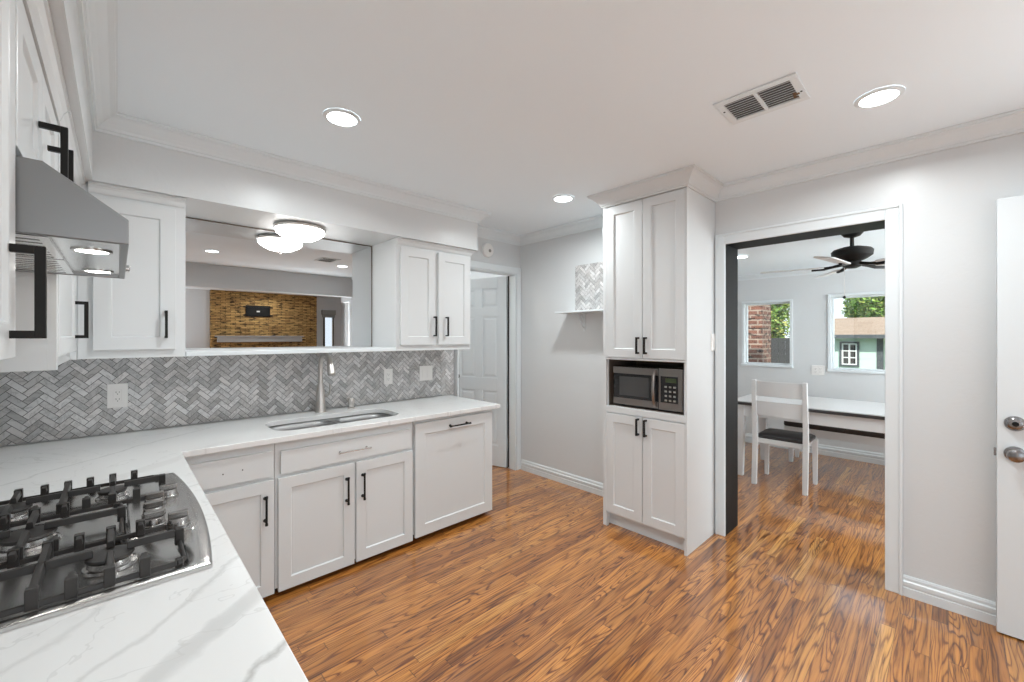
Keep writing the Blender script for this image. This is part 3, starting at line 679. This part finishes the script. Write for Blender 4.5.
for x, y in ((.118, 1.735), (.082, 1.675), (.076, 1.585), (.072, 1.495), (.120, 1.450)):
    bm = BM(); lathe(bm, (x, y, HC + .0165), [(.027, 0), (.027, .004), (.0245, .006), (.0225, .020), (.021, .022)], 24); k = obj('knob', bm, 'knobsteel', t, smooth=True)
    obj('grip', boxes((x - .0215, x + .0215, y - .0075, y + .0075, HC + .0385, HC + .054)), 'knobsteel', k, bevel=.002)

# ------------------------------------------------------------------ tall cabinet and microwave
PX, PY0, PY1 = 2.63, 1.141, 1.767
t = thing('tall_cabinet', 'tall white cabinet with four doors and a microwave niche', 'cabinet', (2.85, 1.45, 0))
obj('body', boxes((PX, XW - .002, PY0, PY0 + .019, 0, CZ - .002), (PX, XW - .002, PY1 - .019, PY1, 0, CZ - .002), (PX, XW - .002, PY0 + .019, PY1 - .019, .09, .884),
    (PX, XW - .002, PY0 + .019, PY1 - .019, 1.226, CZ - .002), (PX, 2.645, PY0 + .019, PY0 + .028, .884, 1.226), (PX, 2.645, PY1 - .030, PY1 - .019, .884, 1.226)), 'cab', t, bevel=.001)
obj('face_stile', boxes((2.612, PX, PY0, PY0 + .012, 0, 2.34), (2.612, PX, PY1 - .026, PY1, 0, 2.34), (2.612, PX, PY0 + .012, PY1 - .026, 1.226, 1.238), (2.612, PX, PY0 + .012, PY1 - .026, .84, .884)), 'cab', t, bevel=.001)
obj('niche_lining', boxes((2.646, 3.05, PY0 + .0195, PY0 + .0255, .8845, 1.2255), (2.646, 3.05, PY1 - .026, PY1 - .0195, .8845, 1.2255), (2.646, 3.05, PY0 + .026, PY1 - .026, 1.220, 1.2255), (2.646, 3.05, PY0 + .026, PY1 - .026, .8845, .888), (3.045, 3.05, PY0 + .026, PY1 - .026, .888, 1.22)), 'panel_in', t)
bm = BM(); box(bm, 2.67, 2.685, PY0 + .019, PY1 - .019, 0, .09)
for s, y in ((1, PY0 + .0125), (-1, PY1 - .0265)): prism(bm, [(2.612, 0), (2.64, 0), (2.64, .09), (2.612, .09)], 'y', y, y + s * .006)
obj('toe_board', bm, 'cab', t)
for z0, h, hz in ((1.242, 1.094, .088), (.108, .726, .66)):
    door(t, (PX, 1.739, z0), .287, h, FR, (.262, hz), L=.115, r=.006, st=.03)
    door(t, (PX, 1.447, z0), .293, h, FR, (.028, hz), L=.115, r=.006, st=.03)
bm = BM(); sweep(bm, [(XW - .003, PY1), (2.612, PY1), (2.612, PY0), (XW - .003, PY0)], crown_prof(cz, .093, .085)); obj('crown_moulding', bm, 'cab', t)
t = thing('microwave', 'stainless and black microwave in the tall cabinet niche', 'microwave', (2.83, 1.45, .889))
mz0, mz1, my0, my1 = .900, 1.176, 1.186, 1.700
obj('case', boxes((2.665, 3.0, my0, my1, mz0, mz1)), 'mwblack', t, bevel=.003)
d = obj('door', boxes((2.648, 2.665, 1.352, my1, mz0, mz1)), 'mwblack', t, bevel=.003)
obj('steel_strip', boxes((2.645, 2.648, 1.352, my1, mz1 - .05, mz1 - .004)), 'mwsteel', d)
obj('steel_strip', boxes((2.645, 2.648, 1.352, my1, mz0 + .004, mz0 + .05)), 'mwsteel', d)
obj('window', boxes((2.6465, 2.648, 1.42, my1 - .05, mz0 + .07, mz1 - .07)), 'mwglass', d)
bm = BM(); tube(bm, [(2.645, 1.372, mz1 - .02), (2.622, 1.372, mz1 - .05), (2.612, 1.372, (mz0 + mz1) / 2), (2.622, 1.372, mz0 + .05), (2.645, 1.372, mz0 + .02)], [.009, .011, .012, .011, .009], 12); obj('handle', bm, 'mwsteel', d, smooth=True)
p = obj('control_panel', boxes((2.648, 2.665, my0, 1.350, mz0, mz1)), 'mwsteel', t, bevel=.003)
obj('keypad', boxes((2.6465, 2.648, my0 + .03, 1.335, mz0 + .05, mz1 - .05)), 'mwblack', p)
obj('display', boxes((2.6455, 2.6465, my0 + .04, 1.30, mz1 - .09, mz1 - .062)), 'lcd', p)
for r in range(4):
    for c in range(3): obj('button', boxes((2.6452, 2.6465, my0 + .044 + c * .03, my0 + .060 + c * .03, mz0 + .06 + r * .03, mz0 + .072 + r * .03)), 'button', p)
for y in (my0 + .05, my1 - .05):
    for x in (2.70, 2.95):
        bm = BM(); cyl(bm, (x, y, .8885), (x, y, .9005), .012, n=12); obj('foot', bm, 'black', t)

# ------------------------------------------------------------------ wall shelf, tile piece, small wall fittings
t = thing('wall_shelf', 'thin white shelf on the wall left of the tall cabinet', 'shelf', (XW, 2.1, 1.60))
obj('board', boxes((2.88, XW - .001, 1.80, 2.47, 1.603, 1.619)), 'trim', t, bevel=.002)
for y in (2.28, 1.92):
    bm = BM(); box(bm, XW - .007, XW - .001, y - .008, y + .008, 1.44, 1.6025); box(bm, XW - .15, XW - .007, y - .008, y + .008, 1.597, 1.6025)
    tube(bm, [(XW - .006, y, 1.47), (XW - .03, y, 1.49), (XW - .075, y, 1.545), (XW - .11, y, 1.596)], .005, 8); tube(bm, [(XW - .02, y, 1.595), (XW - .045, y, 1.575), (XW - .03, y, 1.55), (XW - .012, y, 1.565)], .004, 8)
    obj('bracket', bm, 'trim', t)
t = thing('tile_board', 'rectangle of grey herringbone tile standing on the wall shelf', 'tile panel', (XW, 2.1, 1.62))
obj('backing', boxes((XW - .010, XW - .0015, 1.85, 2.376, 1.6195, 2.045)), 'grout', t)
tone_obj('tiles', herringbone([(1.85, 2.376, 1.6205, 2.045)], lambda y, z, h: (XW - .010 - h, y, z)), 'tile', t)
t = thing('smoke_detector', 'round white detector on the wall above the panelled door', 'smoke detector', (2.618, 3.11, 2.236))
bm = BM(); lathe(bm, (2.618, 3.109, 2.236), [(.068, 0), (.068, .014), (.063, .024), (.045, .030), (.028, .031)], 32, '-y'); obj('housing', bm, 'plastic', t, smooth=True)
bm = BM(); lathe(bm, (2.628, 3.079, 2.228), [(.016, 0), (.016, .004), (.012, .005)], 20, '-y'); obj('test_button', bm, 'button', t, smooth=True)
def plate(label, p, w, h, ang, kind, cat, group=None):
    t = thing('outlet' if 'outlet' in kind else 'light_switch', label, cat, p, group)
    f = lambda bm: face(bm, p, ang)
    obj('cover_plate', f(boxes((-w / 2, w / 2, -.006, -.0005, -h / 2, h / 2))), 'plastic', t, bevel=.002)
    for k in ([0] if w < .1 else [-.024, .024]):
        i = obj('socket' if 'outlet' in kind else 'rocker', f(boxes((k - .0165, k + .0165, -.0085, -.006, -.034, .034))), 'plastic', t, bevel=.001)
        if 'outlet' in kind:
            for z in (-.019, .019):
                for q in (boxes((k - .0075, k - .0055, -.0089, -.0084, z - .004, z + .005)), boxes((k + .0055, k + .0075, -.0089, -.0084, z - .003, z + .004))): obj('slot', f(q), 'dark', i)
                bm = BM(); cyl(bm, (k, -.0084, z - .010), (k, -.0089, z - .010), .0022, n=8); obj('slot', f(bm), 'dark', i)
TY = YT - .0015
plate('white outlet on the tile left of the sink', (0, TY, 1.067), .084, .132, FB, 'outlet', 'outlet')
plate('narrow white outlet on the tile right of the faucet', (1.598, TY, 1.066), .076, .125, FB, 'outlet', 'outlet')
plate('wide white switch plate near the right end of the tile', (1.953, TY, 1.073), .130, .128, FB, 'switch', 'light switch')
plate('white switch on the side of the tall cabinet', (3.03, PY0, 1.352), .072, .118, FB, 'switch', 'light switch')
plate('wide white outlet plate under the dining windows', (WX, 1.068, .992), .125, .118, FR, 'outlet', 'outlet')

# ------------------------------------------------------------------ ceiling lamps and vent
def can(x, y, label, z=CZ, r=.066, m='can', kind='can'):
    t = thing('recessed_light', label, 'ceiling light', (x, y, z), 'recessed ceiling lights')
    bm = BM(); lathe(bm, (x, y, z), [(r + .018, -.0005), (r + .018, -.004), (r, -.009), (r, -.0035)], 36, cap=False); obj('trim_ring', bm, 'trim', t, smooth=True)
    bm = BM(); lathe(bm, (x, y, z), [(r, -.0035), (r, -.0060), (.002, -.0062)], 36); obj('lens', bm, m, t)
    light('lamp_' + kind, 'AREA', (0, 0, -.008), (0, 0, 0), CAN[kind], (.935, .987, 1), shape='DISK', size=.12, spread=radians(160)).parent = t
can(.775, 1.99, 'lit recessed lamp in the ceiling nearest the left crown moulding')
can(2.43, 2.0, 'lit recessed lamp in the ceiling in front of the tall cabinet')
can(2.40, .21, 'lit recessed lamp in the ceiling right of the air vent')
can(.83, .21, 'lit recessed lamp seen at the left in the mirror')
can(4.55, 1.45, 'lit recessed lamp in the dining room ceiling', DZ, kind='dcan')
can(2.5, -4.35, 'recessed lamp washing the stone fireplace', kind='fcan')
t = thing('added_lamp', 'unseen ceiling lamp added to light the passage behind the panelled door', 'ceiling light', (2.55, 4.2, CZ))  # lamp added out of sight to brighten the passage
bm = BM(); lathe(bm, (2.55, 4.2, CZ - .001), [(.13, 0), (.13, -.02), (.10, -.05), (.02, -.065)], 28); obj('shade', bm, mat('added_hall_lamp', (1, 1, 1), .5, emit=(1, .97, .93), estr=58), t, smooth=True)
t = thing('added_lamp', 'unseen ceiling lamp added to brighten the room beyond the living room', 'ceiling light', (5.2, -4.0, CZ))  # another unseen lamp, added so its doorway looks bright
bm = BM(); lathe(bm, (5.2, -4.0, CZ - .001), [(.15, 0), (.15, -.02), (.10, -.05), (.02, -.065)], 28); obj('shade', bm, mat('added_room_lamp', (1, 1, 1), .5, emit=(1, .99, .97), estr=18), t, smooth=True)
t = thing('dome_light', 'frosted dome lamp with nickel ring under the soffit', 'ceiling light', (.876, 2.955, ZS))
bm = BM(); lathe(bm, (.876, 2.955, ZS - .0005), [(.10, 0), (.148, -.002), (.156, -.010), (.156, -.018), (.150, -.024), (.14, -.024)], 40); obj('ring', bm, 'nickel', t, smooth=True)
bm = BM(); lathe(bm, (.876, 2.955, ZS - .024), [(.142, 0), (.147, -.010), (.140, -.026), (.118, -.042), (.085, -.060), (.045, -.070), (.004, -.073)], 40); obj('glass_shade', bm, 'dome', t, smooth=True)
bm = BM(); lathe(bm, (.876, 2.955, ZS - .097), [(.010, 0), (.012, -.005), (.006, -.012), (.007, -.018), (.002, -.022)], 16); obj('finial', bm, 'nickel', t, smooth=True)
def vent():
    x0, x1, y0, y1, z = 1.935, 2.185, .415, .727, CZ
    t = thing('air_vent', 'white ceiling air vent with slats and a rust spot', 'vent', (2.06, .571, z))
    obj('frame', boxes((x0, x0 + .034, y0, y1, z - .008, z - .0005), (x1 - .034, x1, y0, y1, z - .008, z - .0005), (x0 + .034, x1 - .034, y0, y0 + .03, z - .008, z - .0005), (x0 + .034, x1 - .034, y1 - .03, y1, z - .008, z - .0005), (x0 + .034, x1 - .034, .563, .579, z - .008, z - .0005)), 'trim', t, bevel=.002)
    obj('throat', boxes((x0 + .034, x1 - .034, y0 + .03, y1 - .03, z - .0012, z - .0004)), mat('vent_shadow', (.13, .13, .13), .9), t)
    for a, b in ((y0 + .03, .563), (.579, y1 - .03)):
        for k in range(9):
            x = x0 + .040 + k * .0203; bm = BM(); prism(bm, [(x + .009, z - .0013), (x + .0105, z - .0013), (x + .0035, z - .0078), (x, z - .0078)], 'y', a, b); obj('slat', bm, 'trim', t)
    bm = BM()
    for q in ((2.10, .448, .008, .012), (2.085, .452, .006, .006), (2.12, .456, .010, .006)): box(bm, q[0] - q[2], q[0] + q[2], q[1] - q[3], q[1] + q[3], z - .0086, z - .0082)
    obj('rust_mark', bm, 'rust', t)
    for x, y in ((2.09, .428), (2.03, .713)):
        bm = BM(); cyl(bm, (x, y, z - .008), (x, y, z - .0095), .0045, n=10); obj('screw', bm, 'dark', t)
vent()

# ------------------------------------------------------------------ dining furniture
def leg4(t, pts, f):
    for p in pts: obj('leg', f(*p), 'whitewood', t, bevel=.003)
def taper(x, y, z1, w0, w1, lean=(0, 0)):
    bm = BM(); A = ring(bm, [(x + lean[0] + sx * w0, y + lean[1] + sy * w0, 0) for sx, sy in ((-1, -1), (1, -1), (1, 1), (-1, 1))]); B = ring(bm, [(x + sx * w1, y + sy * w1, z1) for sx, sy in ((-1, -1), (1, -1), (1, 1), (-1, 1))])
    bridge(bm, A, B); bm.faces.new(A[::-1]); bm.faces.new(B); return bm
t = thing('dining_table', 'long dining table with pale grey top and dark edge', 'table', (4.92, .64, 0))
TX0, TX1, TY0, TY1 = 4.49, 5.37, -.28, 1.52
bm = BM()
for k in range(7):
    a = TX0 + .004 + k * (TX1 - TX0 - .008) / 7; box(bm, a + .0008, a + (TX1 - TX0 - .008) / 7 - .0008, TY0 + .004, TY1 - .004, .744, .752)
obj('tabletop', bm, 'tabletop', t)
obj('edge_band', boxes((TX0, TX1, TY0, TY1, .716, .744)), 'leather', t, bevel=.003, label='dark brown table edge')
obj('apron', boxes((TX0 + .05, TX0 + .075, TY0 + .06, TY1 - .06, .60, .716), (TX1 - .075, TX1 - .05, TY0 + .06, TY1 - .06, .60, .716), (TX0 + .075, TX1 - .075, TY0 + .06, TY0 + .085, .60, .716), (TX0 + .075, TX1 - .075, TY1 - .085, TY1 - .06, .60, .716)), 'whitewood', t, bevel=.002)
leg4(t, [(x, y) for x in (TX0 + .065, TX1 - .065) for y in (TY0 + .075, TY1 - .075)], lambda x, y: taper(x, y, .716, .024, .04))
t = thing('dining_chair', 'white ladder back dining chair with dark seat at the table', 'chair', (4.58, 1.07, 0))
def cleg(y, back):
    bm = BM()
    if back:
        P = [(4.375, y, 0, .019), (4.405, y, .42, .021), (4.40, y, .55, .020), (4.365, y, .985, .017)]
        rs = [ring(bm, [(x + sx * w, yy + sy * w, z) for sx, sy in ((-1, -1), (1, -1), (1, 1), (-1, 1))]) for x, yy, z, w in P]
        for a, b in zip(rs, rs[1:]): bridge(bm, a, b)
        bm.faces.new(rs[0][::-1]); bm.faces.new(rs[-1]); return bm
    return taper(4.77, y, .43, .016, .021)
for y in (.868, 1.270):
    obj('leg', cleg(y, True), 'whitewood', t, bevel=.003); obj('leg', cleg(y, False), 'whitewood', t, bevel=.003)
def slat(z0, z1, xb):
    bm = BM(); n = 10
    f = lambda z, s: [(xb - .03 * (z - z0) / .5 + (.018 * (1 - ((k / n) * 2 - 1) ** 2)) * -1 + s, .888 + .362 * k / n, z) for k in range(n + 1)]
    A, B, C2, D = ring(bm, f(z0, -.008)), ring(bm, f(z1, -.008)), ring(bm, f(z1, .008)), ring(bm, f(z0, .008))
    for k in range(n):
        for p, q in ((A, B), (B, C2), (C2, D), (D, A)): bm.faces.new((p[k], p[k + 1], q[k + 1], q[k]))
    bm.faces.new((A[0], B[0], C2[0], D[0])); bm.faces.new((A[-1], D[-1], C2[-1], B[-1])); return bm
obj('back_slat', slat(.835, .975, 4.382), 'whitewood', t); obj('back_slat', slat(.655, .790, 4.395), 'whitewood', t)
obj('seat_frame', boxes((4.42, 4.76, .885, 1.253, .385, .43)), 'whitewood', t, bevel=.003)
bm = BM(); rs = []
for e, z in ((.004, .4305), (0, .445), (.004, .458), (.03, .470), (.08, .476)): rs.append(ring(bm, [(x, y, z) for x, y in rrect(4.425 + e, 4.815 - e, .862 + e, 1.276 - e, .05 - e * .3, 5)]))
for a, b in zip(rs, rs[1:]): bridge(bm, a, b)
bm.faces.new(rs[0][::-1]); bm.faces.new(rs[-1]); obj('seat', bm, 'leather', t, smooth=True, label='dark leather seat')
t = thing('dining_bench', 'long white bench with dark cushion on the window side of the table', 'bench', (5.58, .4, 0))
BX0, BX1, BY0, BY1 = 5.40, 5.74, -.5, 1.28
bm = BM(); rs = []
for e, z in ((.006, .398), (0, .412), (.002, .455), (.02, .468), (.07, .473)): rs.append(ring(bm, [(x, y, z) for x, y in rrect(BX0 + e, BX1 - e, BY0 + e, BY1 - e, .04 - e * .3, 5)]))
for a, b in zip(rs, rs[1:]): bridge(bm, a, b)
bm.faces.new(rs[0][::-1]); bm.faces.new(rs[-1]); obj('cushion', bm, 'leather', t, smooth=True, label='dark leather cushion')
obj('apron', boxes((BX0 + .012, BX1 - .012, BY0 + .012, BY1 - .012, .315, .3975)), 'whitewood', t, bevel=.003)
leg4(t, [(x, y) for x in (BX0 + .04, BX1 - .04) for y in (BY0 + .06, BY1 - .07)], lambda x, y: taper(x, y, .315, .018, .026))
# ceiling fan
FX, FYY = 4.05, .507
t = thing('ceiling_fan', 'dark five blade ceiling fan hanging in the dining room', 'ceiling fan', (FX, FYY, DZ))
bm = BM(); lathe(bm, (FX, FYY, DZ - .0005), [(.07, 0), (.07, -.02), (.05, -.045), (.02, -.055)], 28); obj('canopy', bm, 'black', t, smooth=True)
bm = BM(); cyl(bm, (FX, FYY, DZ - .05), (FX, FYY, 2.07), .013, n=14); obj('rod', bm, 'black', t, smooth=True)
bm = BM(); lathe(bm, (FX, FYY, 0), [(.03, 2.075), (.06, 2.072), (.115, 2.055), (.128, 2.04), (.124, 2.005), (.09, 1.98), (.06, 1.965)], 36); obj('motor', bm, 'black', t, smooth=True)
bm = BM(); lathe(bm, (FX, FYY, 0), [(.055, 1.965), (.062, 1.945), (.058, 1.925), (.03, 1.912)], 28); obj('switch_housing', bm, 'black', t, smooth=True)
for k in range(5):
    a = radians(28 + 72 * k); R = Matrix.Rotation(a, 3, 'Z'); T = Matrix.Rotation(radians(-11), 3, 'X')
    bm = BM()
    pts = rrect(.17, .60, -.062, .062, .04, 5)
    A = ring(bm, [T @ Vector((x, y * (.8 + .25 * (x - .2) / .46), -.004)) for x, y in pts]); B = ring(bm, [T @ Vector((x, y * (.8 + .25 * (x - .2) / .46), .004)) for x, y in pts]); bridge(bm, A, B); bm.faces.new(A[::-1]); bm.faces.new(B)
    bmesh.ops.rotate(bm, verts=bm.verts, cent=(0, 0, 0), matrix=R); bmesh.ops.translate(bm, verts=bm.verts, vec=(FX, FYY, 1.93)); bl = obj('blade', bm, 'bladewood', t, label='pale fan blade')
    bm = BM(); tube(bm, [(.06, 0, .012), (.12, 0, .0), (.17, .0, -.008), (.25, 0, -.010)], [.012, .010, .014, .012], 8); bmesh.ops.rotate(bm, verts=bm.verts, cent=(0, 0, 0), matrix=R); bmesh.ops.translate(bm, verts=bm.verts, vec=(FX, FYY, 1.93)); obj('blade_arm', bm, 'black', bl)
bm = BM(); cyl(bm, (FX - .04, FYY + .04, 1.915), (FX - .04, FYY + .04, 1.70), .0018, n=6); c = obj('pull_chain', bm, 'nickel', t)
bm = BM(); lathe(bm, (FX - .04, FYY + .04, 1.68), [(.004, .022), (.010, .012), (.010, .004), (.004, 0)], 14); obj('chain_knob', bm, 'black', c, smooth=True)

# ------------------------------------------------------------------ living room (mirror view)
t = thing('fireplace', 'golden stone chimney breast seen in the mirror', 'fireplace', (2.6, -4.93, 0))
obj('stone_facing', boxes((1.49, 3.72, -4.998, -4.85, 0, CZ - .002)), 'stone', t)
obj('mantel', boxes((1.60, 3.32, -4.849, -4.68, 1.27, 1.39), (1.56, 3.36, -4.849, -4.66, 1.39, 1.415)), 'mantel', t, bevel=.004)
t = thing('tv_bracket', 'black television wall bracket above the mantel in the mirror', 'tv bracket', (2.4, -4.84, 1.99))
obj('plate', boxes((2.15, 2.65, -4.849, -4.835, 1.86, 2.12)), 'black', t)
obj('hook_bars', boxes((2.10, 2.70, -4.835, -4.82, 1.88, 1.91), (2.10, 2.70, -4.835, -4.82, 2.07, 2.10)), 'black', t)
obj('cable_box', boxes((2.37, 2.43, -4.835, -4.825, 1.97, 2.0)), 'plastic', t, label='small white cable outlet')
t = thing('roller_blind', 'grey blind rolled up above the narrow window in the mirror', 'blind', (4.06, -4.99, 1.95))
obj('roll', boxes((3.88, 4.24, -4.983, -4.93, 1.97, 2.10)), 'blind', t, bevel=.01); obj('bottom_rail', boxes((3.9, 4.22, -4.975, -4.955, 1.90, 1.97)), 'blind', t)
casing('trim_11', boxes((4.382, 4.399, -4.82, -4.75, 0, 2.17), (4.382, 4.399, -3.85, -3.78, 0, 2.17), (4.382, 4.399, -4.75, -3.85, 2.1, 2.17)), 'white casing of the living room doorway, in the mirror')

# ------------------------------------------------------------------ outdoors
GZ0 = -.9
bm = boxes((6.3, 60, -40, 40, GZ0 - .1, GZ0)); struct('floor_garden', bm, 'grass', 'lawn outside the dining room windows', 'ground')
tag(obj('brick_pillar', boxes((7.2, 7.66, 1.98, 3.2, GZ0, 3.2)), 'brick'), 'red brick pillar outside the smaller dining window', 'pillar')
t = thing('fence', 'dark board fence beyond the smaller window', 'fence', (12, 3, GZ0))
for k in range(14):
    y = 2.35 + k * .15; obj('board', boxes((12, 12.03, y, y + .142, GZ0, 1.36)), 'fence', t)
obj('rail', boxes((12.03, 12.07, 2.35, 4.44, 1.0, 1.08)), 'fence', t)
t = thing('neighbour_house', 'small pale green house with tan roof outside the wider window', 'house', (18, 0, GZ0))
hx = 16.0
obj('wall', boxes((hx, hx + 4, 1.42, 2.95, GZ0, 1.36)), 'house', t); obj('corner_board', boxes((hx - .02, hx + .1, 1.30, 1.44, GZ0, 1.36)), 'fascia', t)
bm = BM(); prism(bm, [(hx - .35, 1.44), (hx + 2.2, 2.04), (hx + 4.6, 1.44), (hx + 4.6, 1.38), (hx - .35, 1.38)], 'y', .35, 3.1); obj('roof', bm, 'roof', t)
obj('fascia', boxes((hx - .40, hx - .351, .30, 3.15, 1.345, 1.455)), 'fascia', t)
wy0, wy1, wz0, wz1 = 1.88, 2.24, .55, 1.19
f = obj('window_frame', boxes((hx - .06, hx - .001, wy0 - .05, wy0, wz0 - .05, wz1 + .05), (hx - .06, hx - .001, wy1, wy1 + .05, wz0 - .05, wz1 + .05), (hx - .06, hx - .001, wy0, wy1, wz1, wz1 + .05), (hx - .06, hx - .001, wy0, wy1, wz0 - .05, wz0)), 'fascia', t, label='dark window frame')
g = [(hx - .05, hx - .02, wy0, wy0 + .035, wz0, wz1), (hx - .05, hx - .02, wy1 - .035, wy1, wz0, wz1), (hx - .05, hx - .02, (wy0 + wy1) / 2 - .02, (wy0 + wy1) / 2 + .02, wz0, wz1)]
for z in (wz0, wz0 + .2, wz0 + .4, wz1 - .03): g.append((hx - .049, hx - .021, wy0, wy1, z, z + .03))
obj('sash', boxes(*g), 'trim', f); obj('pane', boxes((hx - .015, hx - .005, wy0, wy1, wz0, wz1)), 'mwglass', f)
def tree(x, y, z, rx, ry, rz, n, label, cols, size=.16, trunk=True, cat='tree', name='garden_tree'):
    t = thing(name, label, cat, (x, y, GZ0)); rnd = random.Random(int(x * 31 + y * 17 + n))
    bm = BM(); lay = bm.loops.layers.float_color.new('tone')
    blobs = [(rnd.uniform(-.6, .6) * rx, rnd.uniform(-.6, .6) * ry, rnd.uniform(-.6, .6) * rz, rnd.uniform(.35, .6)) for _ in range(14)]
    for k in range(n):
        b = rnd.choice(blobs); d = Vector((rnd.gauss(0, 1), rnd.gauss(0, 1), rnd.gauss(0, 1))).normalized() * (rnd.random() ** .4) * b[3]
        p = Vector((x + b[0] + d.x * rx, y + b[1] + d.y * ry, z + b[2] + d.z * rz)); s = size * rnd.uniform(.6, 1.3)
        u = Vector((rnd.gauss(0, 1), rnd.gauss(0, 1), rnd.gauss(0, .7))).normalized(); v = u.orthogonal().normalized()
        f = bm.faces.new(ring(bm, [p - u * s, p + v * s * .45, p + u * s, p - v * s * .45]))
        c = rnd.choice(cols); j = rnd.uniform(.75, 1.25)
        for l in f.loops: l[lay] = (c[0] * j, c[1] * j, c[2] * j, 1)
    obj('foliage', bm, 'leaf', t)
    bm = BM(); tube(bm, [(x, y, GZ0), (x + .05, y - .03, (GZ0 + z) / 2), (x, y, z)], [.16 * rx, .12 * rx, .06 * rx], 8); obj('trunk', bm, 'bark', t)
    if trunk:
        for a in range(4):
            bm = BM(); tube(bm, [(x, y, z - rz * .6), (x + rx * .35 * cos(a * 1.6), y + ry * .35 * sin(a * 1.6), z - rz * .1)], [.05 * rx, .02 * rx], 6); obj('branch', bm, 'bark', t)
G1 = [(.16, .30, .05), (.10, .20, .04), (.24, .36, .08), (.05, .12, .02)]; G2 = [(.35, .42, .10), (.45, .46, .14), (.2, .3, .07)]
tree(24, 1.75, 3.0, 2.0, 1.7, 2.0, 20000, 'leafy green tree rising behind the roof of the green house', G1 + G2[:1], .10)
tree(21.2, -1.2, .9, 1.2, 1.3, 1.6, 2200, 'yellow green bush at the right end of the green house', G2 + G1[:1], .14, False, 'bush', 'garden_bush')
tree(18.5, 4.95, 2.2, 1.6, 1.35, 1.9, 8000, 'bright green tree above the dark fence', G1 + G2, .09)
tree(14.5, 1.5, -.1, .5, .55, .7, 700, 'small yellow green shrub below the window of the green house', G2, .09, False, 'bush', 'garden_bush')
